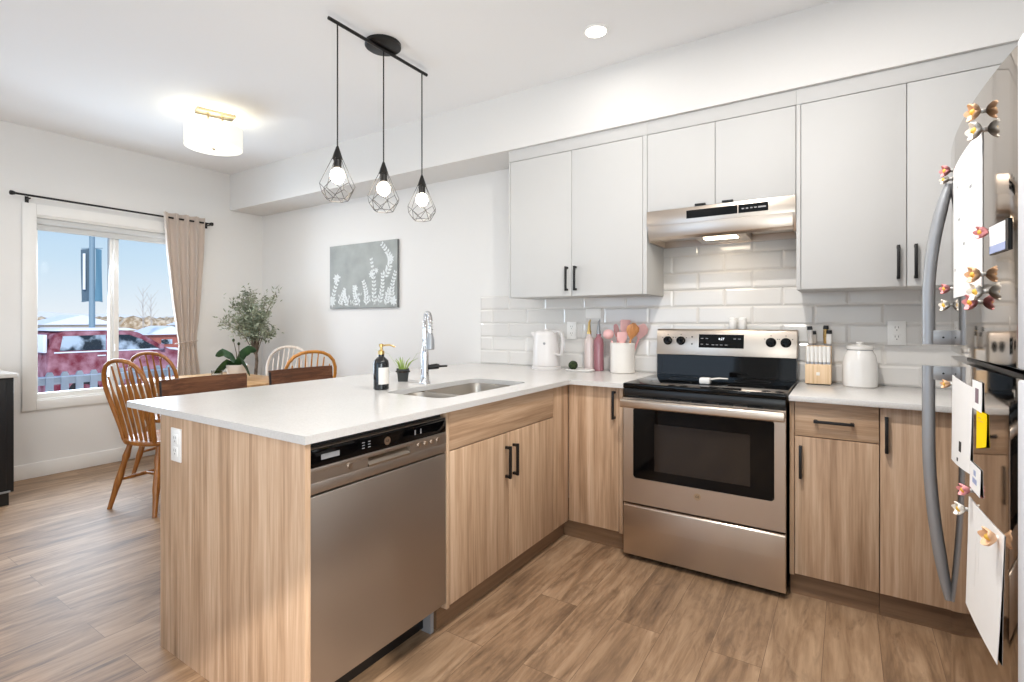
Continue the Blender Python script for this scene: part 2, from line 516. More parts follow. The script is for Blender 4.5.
# ------------------------------------------------------------------ mesh builder
class MB:
    def __init__(self):
        self.bm = bmesh.new()

    def box(self, x0, x1, y0, y1, z0, z1, bev=0.0, seg=2):
        bm = self.bm
        mat = Matrix.Translation(((x0 + x1) / 2, (y0 + y1) / 2, (z0 + z1) / 2)) @ Matrix.Diagonal((abs(x1 - x0), abs(y1 - y0), abs(z1 - z0), 1))
        vs = bmesh.ops.create_cube(bm, size=1.0, matrix=mat)['verts']
        if bev > 0:
            es = list({ed for v in vs for ed in v.link_edges})
            bmesh.ops.bevel(bm, geom=es, offset=min(bev, 0.45 * min(abs(x1 - x0), abs(y1 - y0), abs(z1 - z0))), segments=seg, affect='EDGES', profile=0.5)
        return self

    def ring(self, c, r, n, u, v):
        return [self.bm.verts.new(c + u * (r * math.cos(2 * PI * i / n)) + v * (r * math.sin(2 * PI * i / n))) for i in range(n)]

    def skin(self, rings, closed_ends=True, loop=False):
        bm = self.bm
        m = len(rings)
        for k in range(m if loop else m - 1):
            a, b2 = rings[k], rings[(k + 1) % m]
            n = len(a)
            for i in range(n):
                try:
                    bm.faces.new((a[i], a[(i + 1) % n], b2[(i + 1) % n], b2[i]))
                except ValueError:
                    pass
        if closed_ends and not loop:
            bm.faces.new(list(reversed(rings[0])))
            bm.faces.new(rings[-1])
        return self

    def tube(self, pts, r, n=10, loop=False, flat=None, up=None):
        """A tube along pts; r a number or one per point; flat scales the second cross axis."""
        pts = [Vector(p) for p in pts]
        rs = r if isinstance(r, (list, tuple)) else [r] * len(pts)
        rings = []
        prev = None
        m = len(pts)
        for k, p in enumerate(pts):
            if loop:
                t = (pts[(k + 1) % m] - pts[k - 1]).normalized()
            else:
                t = (pts[min(k + 1, m - 1)] - pts[max(k - 1, 0)]).normalized()
            if prev is None:
                ref = Vector(up) if up else (Vector((0, 0, 1)) if abs(t.z) < 0.9 else Vector((1, 0, 0)))
            else:
                ref = prev
            w = t.cross(ref)
            if w.length < 1e-6:
                w = t.cross(Vector((0, 1, 0)))
            w.normalize()
            u2 = w.cross(t).normalized()
            prev = u2
            fl = flat[k] if isinstance(flat, (list, tuple)) else (flat or 1.0)
            n2 = n
            rings.append([self.bm.verts.new(p + w * (rs[k] * math.cos(2 * PI * i / n2)) + u2 * (rs[k] * fl * math.sin(2 * PI * i / n2))) for i in range(n2)])
        return self.skin(rings, True, loop)

    def lathe(self, c, prof, n=28, axis='Z', sx=1.0, sy=1.0):
        """prof: (radius, height) pairs from bottom to top."""
        c = Vector(c)
        bm = self.bm
        rings = []
        for (r, h) in prof:
            ring = []
            for i in range(n):
                a = 2 * PI * i / n
                p = (r * math.cos(a) * sx, r * math.sin(a) * sy, h)
                if axis == 'X':
                    p = (h, p[0], p[1])
                elif axis == 'Y':
                    p = (p[1], h, p[0])
                ring.append(bm.verts.new(c + Vector(p)))
            rings.append(ring)
        return self.skin(rings)

    def cyl(self, p0, p1, r, n=16, r1=None):
        return self.tube([p0, p1], [r, r1 if r1 is not None else r], n)

    def ball(self, c, rx, ry=None, rz=None, u=14, v=10):
        ry = rx if ry is None else ry
        rz = rx if rz is None else rz
        bmesh.ops.create_uvsphere(self.bm, u_segments=u, v_segments=v, radius=1.0, matrix=Matrix.Translation(c) @ Matrix.Diagonal((rx, ry, rz, 1)))
        return self

    def prism(self, poly, axis, a0, a1, bev=0.0):
        """poly: 2D outline in the two other axes (in XYZ order), extruded along axis."""
        bm = self.bm
        ax = 'XYZ'.index(axis)
        oth = [i for i in range(3) if i != ax]

        def mk(p, a):
            q = [0, 0, 0]
            q[ax] = a
            q[oth[0]] = p[0]
            q[oth[1]] = p[1]
            return bm.verts.new(q)
        A = [mk(p, a0) for p in poly]
        B = [mk(p, a1) for p in poly]
        n = len(poly)
        fs = [bm.faces.new(A), bm.faces.new(list(reversed(B)))]
        for i in range(n):
            fs.append(bm.faces.new((A[i], B[i], B[(i + 1) % n], A[(i + 1) % n])))
        bmesh.ops.recalc_face_normals(bm, faces=fs)
        if bev:
            es = list({ed for f in fs for ed in f.edges})
            bmesh.ops.bevel(bm, geom=es, offset=bev, segments=2, affect='EDGES', profile=0.5)
        return self

    def sheet(self, fn, nu, nv, th=0.0):
        """A grid surface fn(u, v) -> point, u and v in 0..1, given thickness th along its normals."""
        bm = self.bm
        g = [[Vector(fn(i / nu, j / nv)) for j in range(nv + 1)] for i in range(nu + 1)]

        def nrm(i, j):
            a = g[min(i + 1, nu)][j] - g[max(i - 1, 0)][j]
            b2 = g[i][min(j + 1, nv)] - g[i][max(j - 1, 0)]
            c = a.cross(b2)
            return c.normalized() if c.length > 1e-12 else Vector((0, 0, 1))
        T = [[bm.verts.new(g[i][j] + (nrm(i, j) * (th / 2) if th else Vector())) for j in range(nv + 1)] for i in range(nu + 1)]
        for i in range(nu):
            for j in range(nv):
                bm.faces.new((T[i][j], T[i + 1][j], T[i + 1][j + 1], T[i][j + 1]))
        if th:
            B = [[bm.verts.new(g[i][j] - nrm(i, j) * (th / 2)) for j in range(nv + 1)] for i in range(nu + 1)]
            for i in range(nu):
                for j in range(nv):
                    bm.faces.new((B[i][j], B[i][j + 1], B[i + 1][j + 1], B[i + 1][j]))
            for i in range(nu):
                bm.faces.new((T[i][0], B[i][0], B[i + 1][0], T[i + 1][0]))
                bm.faces.new((T[i][nv], T[i + 1][nv], B[i + 1][nv], B[i][nv]))
            for j in range(nv):
                bm.faces.new((T[0][j], T[0][j + 1], B[0][j + 1], B[0][j]))
                bm.faces.new((T[nu][j], B[nu][j], B[nu][j + 1], T[nu][j + 1]))
        return self

    def xf(self, mat):
        bmesh.ops.transform(self.bm, matrix=mat, verts=self.bm.verts)
        return self

    def put(self, name, m, parent=None, world_coords=True, smooth=40):
        """Link everything collected so far as ONE mesh object. With a parent, the coordinates are the scene's (world_coords) or the parent's."""
        bmesh.ops.recalc_face_normals(self.bm, faces=self.bm.faces)
        me = bpy.data.meshes.new(name)
        off = Vector()
        if parent is None:
            if world_coords and self.bm.verts:
                xs = [v.co for v in self.bm.verts]
                off = Vector(((min(p.x for p in xs) + max(p.x for p in xs)) / 2, (min(p.y for p in xs) + max(p.y for p in xs)) / 2, min(p.z for p in xs)))
        elif world_coords:
            off = origin_of(parent)
        if off.length:
            bmesh.ops.translate(self.bm, vec=-off, verts=self.bm.verts)
        self.bm.to_mesh(me)
        self.bm.free()
        me.materials.append(M[m] if isinstance(m, str) else m)
        if smooth:
            me.shade_smooth()
            me.set_sharp_from_angle(angle=R(smooth))
        o = bpy.data.objects.new(name, me)
        COL.objects.link(o)
        if parent is None:
            o.location = off
        else:
            o.parent = parent
        return o


def origin_of(o):
    v = Vector(o.location)
    while o.parent is not None:
        o = o.parent
        v = v + Vector(o.location)
    return v


def tag(o, label, cat, group=None):
    o['label'] = label
    o['category'] = cat
    if group:
        o['group'] = group
    return o


def thing(name, loc, label, cat, group=None, rz=0.0):
    o = bpy.data.objects.new(name, None)
    COL.objects.link(o)
    o.empty_display_size = 0.1
    o.location = loc
    o.rotation_euler = (0, 0, rz)
    return tag(o, label, cat, group)


def struct(o):
    o['kind'] = 'structure'
    return o


def kids(o):
    return [c for c in COL.objects if c.parent == o]


def copy_thing(o, loc, rz, label=None, group=None):
    r = o.copy()
    COL.objects.link(r)
    r.location = loc
    r.rotation_euler = (0, 0, rz)
    if label:
        r['label'] = label
    if group:
        r['group'] = group
    for ch in kids(o):
        c = ch.copy()
        COL.objects.link(c)
        c.parent = r
        for g in kids(ch):
            d = g.copy()
            COL.objects.link(d)
            d.parent = c
    return r


def text(name, body, size, loc, rot, m, parent, extrude=0.0004, align='CENTER'):
    cu = bpy.data.curves.new(name, 'FONT')
    cu.body = body
    cu.size = size
    cu.extrude = extrude
    cu.align_x = align
    cu.align_y = 'CENTER'
    cu.materials.append(M[m])
    tmp = bpy.data.objects.new(name, cu)
    COL.objects.link(tmp)
    me = bpy.data.meshes.new_from_object(tmp.evaluated_get(bpy.context.evaluated_depsgraph_get()))
    bpy.data.objects.remove(tmp)
    o = bpy.data.objects.new(name, me)
    COL.objects.link(o)
    o.parent = parent
    o.location = Vector(loc) - origin_of(parent)
    o.rotation_euler = rot
    return o


# ------------------------------------------------------------------ the room
XL, XR, YB, YF, ZC = -4.421, 2.06, 0.0, -6.5, 2.778
SOF_Y, SOF_Z = -0.3546, 2.40
CT = 0.914          # worktop height
CB = 0.889          # underside of worktop

fl = struct(MB().box(XL - 0.15, XR + 0.15, YF - 0.15, 0.15, -0.12, 0.0).put('floor', 'floor', world_coords=False, smooth=0))
ce = struct(MB().box(XL - 0.15, XR + 0.15, YF - 0.15, 0.15, ZC, ZC + 0.15).put('ceiling', 'ceiling', smooth=0))
MB().box(XL, XR, SOF_Y, 0.0, SOF_Z, ZC).put('soffit', 'wall', ce, smooth=0)
wb = struct(MB().box(XL - 0.15, XR + 0.15, 0.0, 0.15, 0, ZC).put('wall_back', 'wall', smooth=0))
RY = (-5.35, -3.35)
struct(MB().box(XR, XR + 0.15, YF, RY[0], 0, ZC).box(XR, XR + 0.15, RY[1], 0.0, 0, ZC).box(XR, XR + 0.15, RY[0], RY[1], 0, 0.35).box(XR, XR + 0.15, RY[0], RY[1], 2.35, ZC).put('wall_right', 'wall', smooth=0))
w = struct(MB().box(XR - 0.02, XR, RY[0] - 0.08, RY[0] + 0.04, 0.27, 2.43).box(XR - 0.02, XR, RY[1] - 0.04, RY[1] + 0.08, 0.27, 2.43).box(XR - 0.02, XR, RY[0], RY[1], 0.27, 0.39).box(XR - 0.02, XR, RY[0], RY[1], 2.31, 2.43).put('window_4', 'trim', smooth=0))  # unseen window added to carry the side fill light
MB().box(XR + 0.085, XR + 0.09, RY[0], RY[1], 0.35, 2.35).put('pane', 'glass', w, smooth=0)
WY0, WY1, WZ0, WZ1 = -1.90, -0.765, 0.61, 2.09
wl_ = MB()
wl_.box(XL - 0.15, XL, YF, WY0, 0, ZC)
wl_.box(XL - 0.15, XL, WY1, 0.0, 0, ZC)
wl_.box(XL - 0.15, XL, WY0, WY1, 0, WZ0)
wl_.box(XL - 0.15, XL, WY0, WY1, WZ1, ZC)
struct(wl_.put('wall_left', 'wall', smooth=0))
rw = MB()
RX = [(-3.3, -0.5), (0.0, 1.8)]
rw.box(XL - 0.15, RX[0][0], YF - 0.15, YF, 0, ZC)
rw.box(RX[0][1], RX[1][0], YF - 0.15, YF, 0, ZC)
rw.box(RX[1][1], XR + 0.15, YF - 0.15, YF, 0, ZC)
for (a, b_) in RX:
    rw.box(a, b_, YF - 0.15, YF, 0, 0.35)
    rw.box(a, b_, YF - 0.15, YF, 2.35, ZC)
struct(rw.put('wall_rear', 'wall', smooth=0))
for k, (a, b_) in enumerate(RX):
    w = struct(MB().box(a - 0.08, a + 0.04, YF, YF + 0.02, 0.27, 2.43).box(b_ - 0.04, b_ + 0.08, YF, YF + 0.02, 0.27, 2.43).box(a, b_, YF, YF + 0.02, 0.27, 0.39).box(a, b_, YF, YF + 0.02, 2.31, 2.43).box((a + b_) / 2 - 0.03, (a + b_) / 2 + 0.03, YF - 0.06, YF + 0.01, 0.35, 2.35).put('window_%d' % (k + 2), 'trim', smooth=0))  # unseen rear windows, added as openings for the fill lights
    MB().box(a, b_, YF - 0.09, YF - 0.085, 0.35, 2.35).put('pane', 'glass', w, smooth=0)
# baseboards
struct(MB().box(XL, XL + 0.014, YF, 0.0, 0, 0.118, 0.004).put('baseboard_left', 'trim'))
struct(MB().box(XL + 0.014, -1.30, -0.014, 0.0, 0, 0.118, 0.004).put('baseboard_back', 'trim'))

# the dining window
win = struct(MB().box(XL - 0.10, XL - 0.03, WY0, WY0 + 0.02, WZ0, WZ1, 0.004).box(XL - 0.10, XL - 0.03, WY1 - 0.03, WY1, WZ0, WZ1, 0.004).box(XL - 0.10, XL - 0.03, WY0, WY1, WZ0, WZ0 + 0.05, 0.004).box(XL - 0.10, XL - 0.03, WY0, WY1, WZ1 - 0.05, WZ1, 0.004).put('window_1', 'trim'))
cs = MB()
cs.box(XL, XL + 0.018, -1.985, WY0, 0.535, 2.175, 0.003)
cs.box(XL, XL + 0.018, WY1, WY1 + 0.085, 0.535, 2.175, 0.003)
cs.box(XL, XL + 0.018, WY0, WY1, 0.535, WZ0, 0.003)
cs.box(XL, XL + 0.018, WY0, WY1, WZ1, 2.175, 0.003)
cs.put('casing', 'trim', win)
jb = MB()
jb.box(XL - 0.11, XL + 0.014, WY0 - 0.012, WY0 + 0.002, WZ0 - 0.012, WZ1 + 0.012)
jb.box(XL - 0.11, XL + 0.014, WY1 - 0.002, WY1 + 0.012, WZ0 - 0.012, WZ1 + 0.012)
jb.box(XL - 0.11, XL + 0.014, WY0, WY1, WZ0 - 0.012, WZ0 + 0.002)
jb.box(XL - 0.11, XL + 0.014, WY0, WY1, WZ1 - 0.002, WZ1 + 0.012)
jb.put('jamb', 'trim', win)
MB().box(XL - 0.095, XL - 0.045, -1.395, -1.325, WZ0 + 0.03, WZ1 - 0.03, 0.004).box(XL - 0.045, XL - 0.03, -1.372, -1.35, WZ0 + 0.05, WZ1 - 0.05, 0.003).put('mullion', 'trim', win)
MB().box(XL - 0.03, XL, WY0, WY1, WZ0 - 0.002, WZ0 + 0.012, 0.002).put('sill', 'trim', win)
MB().box(XL - 0.072, XL - 0.066, WY0 + 0.02, WY1 - 0.02, WZ0 + 0.02, WZ1 - 0.02).put('pane', 'glass', win, smooth=0)
MB().box(XL - 0.03, XL - 0.02, -1.367, -1.355, 1.70, 1.76, 0.002).box(XL - 0.03, XL - 0.016, -1.367, -1.355, 0.98, 1.04, 0.002).put('latch', 'plastic', win)

bl = thing('roller_blind', (XL - 0.02, -1.36, 2.0), 'pale grey roller blind rolled up at the top of the dining window', 'blind')
MB().cyl((XL - 0.02, WY0 + 0.005, 2.045), (XL - 0.02, WY1 - 0.005, 2.045), 0.028, 18).put('roller', 'blind', bl)
MB().box(XL - 0.022, XL - 0.018, WY0 + 0.01, WY1 - 0.01, 1.985, 2.05).put('shade_cloth', 'blind', bl)
MB().box(XL - 0.028, XL - 0.012, WY0 + 0.01, WY1 - 0.01, 1.972, 1.992, 0.004).put('hem_bar', 'blind', bl)
MB().box(XL - 0.01, XL + 0.0, WY0, WY1, 2.072, 2.09, 0.002).put('headrail', 'trim', bl)

# backsplash: bevelled subway tiles on the back wall
bs = MB()
TH, TW, G = 0.1045, 0.306, 0.0025
row = 0
z = CT + 0.001
while z < 1.75:
    z1 = min(z + TH - G, 1.75)
    x = 0.378 - 0.153 * (row % 2 == 1) - TW * 8
    while x < 2.05:
        a, b_ = x + G / 2, x + TW - G / 2
        top = 1.40 if b_ <= -0.93 + 0.30 or a < -0.93 else (1.405 if (b_ <= 0.0 or a >= 0.79) else 1.75)
        zz = min(z1, top if top > 1.5 else 1.4365)
        aa, bb = max(a, -1.423), min(b_, 2.05)
        if bb - aa > 0.02 and zz - z > 0.02:
            ins = 0.011
            vs = []
            for (px, pz, py) in ((aa, z, -0.004), (bb, z, -0.004), (bb, zz, -0.004), (aa, zz, -0.004), (aa + ins, z + ins, -0.0085), (bb - ins, z + ins, -0.0085), (bb - ins, zz - ins, -0.0085), (aa + ins, zz - ins, -0.0085)):
                vs.append(bs.bm.verts.new((px, py, pz)))
            bs.bm.faces.new(vs[4:8])
            for i in range(4):
                bs.bm.faces.new((vs[i], vs[(i + 1) % 4], vs[4 + (i + 1) % 4], vs[4 + i]))
        x += TW
    z += TH
    row += 1
bs_o = bs.put('tile_backsplash', 'tile', wb, smooth=0)
MB().box(-1.423, 2.05, -0.0042, 0.0, CT + 0.0005, 1.4365).box(0.0, 0.79, -0.0042, 0.0, 1.43, 1.75).put('grout', 'grout', wb, smooth=0)

# ------------------------------------------------------------------ base cabinets, peninsula
PF = -0.345          # front plane of the peninsula doors (x)
RF = -0.618          # front plane of the back run doors (y)
TK = 0.019           # door thickness


def bar_handle_v(parent_door, x, y, z0, z1, out, name='handle'):
    """A vertical square bar handle; out = unit vector out of the door."""
    ox, oy = out
    w = 0.006
    m_ = MB()
    s = 0.026
    cx, cy = x + ox * s, y + oy * s
    m_.box(cx - w, cx + w, cy - w, cy + w, z0, z1, 0.0015)
    for zz in (z0 + 0.002, z1 - 0.014):
        x0_, x1_ = sorted((x, x + ox * s)) if ox else (x - w, x + w)
        y0_, y1_ = sorted((y, y + oy * s)) if oy else (y - w, y + w)
        m_.box(x0_, x1_, y0_, y1_, zz, zz + 0.012)
    return m_.put(name, 'blackmetal', parent_door)


# peninsula end panel (with the matching back panel toward the stools)
ep = thing('peninsula_panel', (-0.78, -2.32, 0), 'oak end panel of the peninsula, beside the dishwasher', 'panel')
MB().box(-1.222, -0.325, -2.343, -2.323, 0.0, CB - 0.001, 0.001).put('end_panel', 'oak', ep)
MB().box(-1.222, -1.203, -2.323, -0.001, 0.0, CB - 0.001, 0.001).put('back_panel', 'oak', ep)

# dishwasher
dw = thing('dishwasher', (-0.62, -1.99, 0), 'stainless steel built-in dishwasher with black control strip under the worktop', 'dishwasher')
DY0, DY1 = -2.318, -1.693
MB().box(-1.19, -0.372, DY0 + 0.004, DY1 - 0.004, 0.11, CB - 0.006).put('body', 'dark', dw)
dd = MB().box(-0.372, -0.345, DY0, DY1, 0.125, 0.722, 0.004).put('door', 'steel_y', dw)
ctl = MB()
# control band with a pocket handle: built around the pocket opening
py0, py1, pz0, pz1 = -2.09, -1.895, 0.762, 0.792
ctl.box(-0.372, -0.345, DY0, DY1, 0.728, pz0, 0.002)
ctl.box(-0.372, -0.345, DY0, DY1, pz1, 0.806, 0.002)
ctl.box(-0.372, -0.345, DY0, py0, pz0, pz1)
ctl.box(-0.372, -0.345, py1, DY1, pz0, pz1)
ctl_o = ctl.put('control_band', 'steel_y', dw)
MB().prism([(-0.346, 0.760), (-0.3425, 0.762), (-0.3415, 0.768), (-0.369, 0.790), (-0.371, 0.786)], 'Y', py0 + 0.002, py1 - 0.002).put('pocket_handle', 'sink', ctl_o)
strip = MB().box(-0.372, -0.3455, DY0, DY1, 0.807, 0.862, 0.002).put('control_strip', 'blackglass', dw)
MB().box(-0.372, -0.348, DY0, DY1, 0.8625, 0.8645).put('top_trim', 'steel_y', dw)
bd = MB().cyl((-0.3456, -2.005, 0.832), (-0.3435, -2.005, 0.832), 0.014, 24).put('badge', 'steel', strip)
text('badge_lettering', 'GE', 0.012, (-0.3432, -2.005, 0.832), (R(90), 0, R(90)), 'black', strip)
MB().box(-0.3456, -0.3448, -2.272, -2.205, 0.826, 0.842).put('name_plate', 'legend', strip)
for yy in (-2.115, -2.09):
    for k in range(3):
        MB().box(-0.3456, -0.3451, yy, yy + 0.011, 0.826 + k * 0.009, 0.829 + k * 0.009).put('legend', 'legend', strip)
for yy in (-1.87, -1.84):
    MB().box(-0.3456, -0.3451, yy, yy + 0.006, 0.826, 0.844).put('legend', 'legend', strip)
for yy in (-2.165, -1.845, -1.81, -1.775, -1.74):
    MB().cyl((-0.3465, yy, 0.783), (-0.3415, yy, 0.783), 0.0085, 18).put('button', 'steel', ctl_o)
MB().box(-0.46, -0.44, DY0 + 0.01, DY1 - 0.01, 0.012, 0.115).put('kick_plate', 'black', dw)
MB().box(-0.45, -0.40, DY1 - 0.03, DY1 - 0.012, 0.0, 0.10).put('foot', 'legend', dw)
MB().box(-0.45, -0.40, DY0 + 0.012, DY0 + 0.03, 0.0, 0.10).put('foot', 'legend', dw)

# sink base cabinet
sc_ = thing('sink_cabinet', (-0.77, -1.2, 0), 'oak sink cabinet in the peninsula with a wide false front over two doors', 'cabinet')
SY0, SY1 = -1.690, -0.615
MB().box(-1.20, PF - TK - 0.001, SY0, SY0 + 0.02, 0.10, CB - 0.001).box(-1.20, PF - TK - 0.001, -0.80, -0.78, 0.10, CB - 0.001).box(-1.20, PF - TK - 0.001, SY0 + 0.02, -0.80, 0.10, 0.12).box(PF - TK - 0.02, PF - TK - 0.001, SY0 + 0.02, -0.80, 0.84, CB - 0.002).put('carcass', 'oak', sc_)
MB().box(PF - TK - 0.001, PF + 0.001, SY0, SY0 + 0.017, 0.10, CB - 0.001, 0.001).put('side_filler', 'oak', sc_)
MB().box(PF - TK, PF, -1.670, -0.800, 0.727, 0.884, 0.0012).put('false_front', 'oak_h', sc_)
d1 = MB().box(PF - TK, PF, -1.670, -1.2365, 0.108, 0.723, 0.0012).put('door', 'oak', sc_)
bar_handle_v(d1, PF, -1.266, 0.515, 0.665, (1, 0))
d2 = MB().box(PF - TK, PF, -1.2335, -0.800, 0.108, 0.723, 0.0012).put('door', 'oak', sc_)
bar_handle_v(d2, PF, -1.203, 0.515, 0.665, (1, 0))
MB().box(PF - TK - 0.01, PF - 0.001, -0.797, RF + 0.0005, 0.108, 0.884, 0.001).put('corner_filler', 'oak', sc_)
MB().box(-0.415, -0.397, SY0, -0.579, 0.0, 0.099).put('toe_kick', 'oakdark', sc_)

# corner cabinet of the back run
cc_ = thing('corner_cabinet', (-0.18, -0.3, 0), 'narrow oak corner cabinet between the peninsula and the oven range', 'cabinet')
MB().box(-0.335, -0.022, -0.598, -0.012, 0.10, CB - 0.001).put('carcass', 'oak', cc_)
d = MB().box(PF + 0.002, -0.045, RF, -0.599, 0.108, 0.884, 0.0012).put('door', 'oak', cc_)
bar_handle_v(d, -0.068, RF, 0.715, 0.868, (0, -1))
MB().box(-0.043, -0.021, RF + 0.002, -0.599, 0.10, CB - 0.001, 0.001).put('side_filler', 'oak', cc_)
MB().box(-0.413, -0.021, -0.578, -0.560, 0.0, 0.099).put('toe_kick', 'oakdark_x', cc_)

# right base cabinets
rc = thing('drawer_cabinet', (0.94, -0.3, 0), 'oak base cabinet with one drawer over one door, right beside the oven range', 'cabinet')
MB().box(0.782, 1.098, -0.598, -0.012, 0.10, CB - 0.001).put('carcass', 'oak', rc)
MB().box(0.768, 0.786, RF + 0.002, -0.02, 0.10, CB - 0.001, 0.001).put('side_filler', 'oak', rc)
d = MB().box(0.789, 1.0975, RF, -0.599, 0.733, 0.884, 0.0012).put('drawer', 'oak_x', rc)
hb = MB().box(0.862, 1.012, RF - 0.032, RF - 0.020, 0.798, 0.810, 0.0015)
hb.box(0.864, 0.876, RF - 0.026, RF, 0.798, 0.810).box(0.998, 1.010, RF - 0.026, RF, 0.798, 0.810).put('handle', 'blackmetal', d)
d = MB().box(0.789, 1.0975, RF, -0.599, 0.108, 0.729, 0.0012).put('door', 'oak', rc)
bar_handle_v(d, 0.812, RF, 0.545, 0.69, (0, -1))
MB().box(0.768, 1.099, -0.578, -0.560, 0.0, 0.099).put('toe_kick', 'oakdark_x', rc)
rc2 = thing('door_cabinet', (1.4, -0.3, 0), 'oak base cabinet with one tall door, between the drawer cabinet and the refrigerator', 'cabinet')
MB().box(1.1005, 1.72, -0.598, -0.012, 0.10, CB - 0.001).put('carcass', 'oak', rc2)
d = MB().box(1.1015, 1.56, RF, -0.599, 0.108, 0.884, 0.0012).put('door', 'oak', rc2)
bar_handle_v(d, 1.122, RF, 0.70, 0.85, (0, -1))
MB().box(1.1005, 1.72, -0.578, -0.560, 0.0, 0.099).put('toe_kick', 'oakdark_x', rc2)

# worktops
# L-shaped worktop with the sink opening: built as a slab from an outline with a hole
SX0, SX1, SKY0, SKY1 = -0.82, -0.455, -1.585, -0.875     # sink opening


def rrect(x0, x1, y0, y1, r, n=5):
    pts = []
    for (cx, cy, a0) in ((x1 - r, y0 + r, -90), (x1 - r, y1 - r, 0), (x0 + r, y1 - r, 90), (x0 + r, y0 + r, 180)):
        for k in range(n + 1):
            a = R(a0 + 90 * k / n)
            pts.append((cx + r * math.cos(a), cy + r * math.sin(a)))
    return pts


def slab_with_holes(outer, holes, z0, z1):
    mb = MB()
    bm = mb.bm
    loops = [outer] + holes
    es = []
    allv = []
    for lp in loops:
        vs = [bm.verts.new((p[0], p[1], z1)) for p in lp]
        allv.append(vs)
        for i in range(len(vs)):
            es.append(bm.edges.new((vs[i], vs[(i + 1) % len(vs)])))
    res = bmesh.ops.triangle_fill(bm, use_beauty=True, use_dissolve=False, edges=es)
    top = [f for f in bm.faces]
    for f in top:
        f.normal_update()
        if f.normal.z < 0:
            f.normal_flip()
    down = {}
    for vs in allv:
        for v in vs:
            down[v] = bm.verts.new((v.co.x, v.co.y, z0))
    for f in top:
        bm.faces.new([down[v] for v in reversed(f.verts)])
    for vs in allv:
        n = len(vs)
        for i in range(n):
            a, b2 = vs[i], vs[(i + 1) % n]
            bm.faces.new((a, down[a], down[b2], b2))
    return mb


CX0, CXF, CYN, CYF = -1.512, -0.318, -2.347, -0.657
outer = [(CX0, -0.010), (CX0, CYN), (CXF, CYN), (CXF, CYF), (-0.0035, CYF), (-0.0035, -0.010)]
wt = slab_with_holes(outer, [rrect(SX0, SX1, SKY0, SKY1, 0.06)], CB, CT).put('countertop', 'quartz', None, smooth=30)
tag(wt, 'L-shaped white quartz worktop running from the sink peninsula to the oven range', 'countertop')
wt2 = MB().box(0.767, 2.055, CYF, -0.010, CB, CT, 0.002).put('countertop', 'quartz')
tag(wt2, 'short white quartz worktop right of the oven range, under the canister', 'countertop')

# double sink
sk = thing('sink', (-0.64, -1.23, 0.72), 'undermount stainless steel double sink in the peninsula worktop', 'sink')


def bowl(x0, x1, y0, y1, zt, depth):
    mb = MB()
    prof = [(0.0, zt), (0.006, zt - 0.02), (0.010, zt - depth + 0.03), (0.03, zt - depth + 0.004), (0.06, zt - depth)]
    rings = []
    for (ins, zz) in prof:
        rings.append([mb.bm.verts.new((p[0], p[1], zz)) for p in rrect(x0 + ins, x1 - ins, y0 + ins, y1 - ins, max(0.02, 0.055 - ins * 0.3))])
    mb.skin(rings, False)
    mb.bm.faces.new(rings[-1])
    # rim flange
    fl_ = [mb.bm.verts.new((p[0], p[1], zt)) for p in rrect(x0 - 0.012, x1 + 0.012, y0 - 0.012, y1 + 0.012, 0.06)]
    mb.skin([fl_, rings[0]], False)
    return mb


bl1 = bowl(SX0 - 0.004, SX1 + 0.004, SKY0 - 0.004, -1.345, CB - 0.001, 0.15).put('bowl', 'sink', sk)
bl2 = bowl(SX0 - 0.004, SX1 + 0.004, -1.315, SKY1 + 0.004, CB - 0.001, 0.18).put('bowl', 'sink', sk)
for (px, py, pz) in ((-0.64, -1.465, CB - 0.150), (-0.64, -1.10, CB - 0.180)):
    MB().lathe((px, py, pz), [(0.04, 0.0), (0.038, 0.003), (0.02, 0.002), (0.001, 0.001)], 20).put('drain', 'steel', sk)

# faucet: tall pull-down, spout turned toward the viewer's side of the sink
fc = thing('faucet', (-0.895, -1.216, CT), 'tall chrome gooseneck faucet with a pull-down spray head behind the sink', 'faucet')
fx, fy = -0.895, -1.216
MB().lathe((fx, fy, CT), [(0.030, 0), (0.030, 0.006), (0.024, 0.014), (0.022, 0.05), (0.021, 0.16), (0.015, 0.19), (0.012, 0.20)], 24).put('body', 'chrome', fc)
dirx, diry = 0.82, -0.572
pts = [(fx, fy, CT + 0.19), (fx, fy, CT + 0.292)]
for k in range(1, 13):
    a = PI * k / 12
    rr = 0.062
    pts.append((fx + dirx * rr * (1 - math.cos(a)), fy + diry * rr * (1 - math.cos(a)), CT + 0.292 + 0.078 * math.sin(a)))
hx, hy = pts[-1][0], pts[-1][1]
pts.append((hx, hy, CT + 0.26))
MB().tube(pts, 0.0105, 12).put('neck', 'chrome', fc)
sp_ = MB()
coil = []
for k in range(150):
    t = k / 149
    s = t * (len(pts) - 1)
    i = min(int(s), len(pts) - 2)
    p = Vector(pts[i]).lerp(Vector(pts[i + 1]), s - i)
    tg = (Vector(pts[i + 1]) - Vector(pts[i])).normalized()
    side = Vector((-diry, dirx, 0))
    upv = side.cross(tg)
    a = t * 2 * PI * 18
    coil.append(p + side * (0.013 * math.cos(a)) + upv * (0.013 * math.sin(a)))
sp_.tube(coil, 0.0022, 5).put('spring_coil', 'chrome', fc)
MB().lathe((hx, hy, CT + 0.185), [(0.017, 0), (0.021, 0.004), (0.020, 0.05), (0.014, 0.075), (0.011, 0.085)], 20).put('spray_head', 'handle', fc)
lv = MB().tube([(fx + 0.015, fy + 0.01, CT + 0.085), (fx + 0.05, fy + 0.035, CT + 0.09), (fx + 0.062, fy + 0.043, CT + 0.09)], [0.013, 0.015, 0.012], 14)
lv.tube([(fx + 0.06, fy + 0.042, CT + 0.09), (fx + 0.098, fy + 0.066, CT + 0.092)], [0.006, 0.0055], 10).put('lever', 'blackmetal', fc)

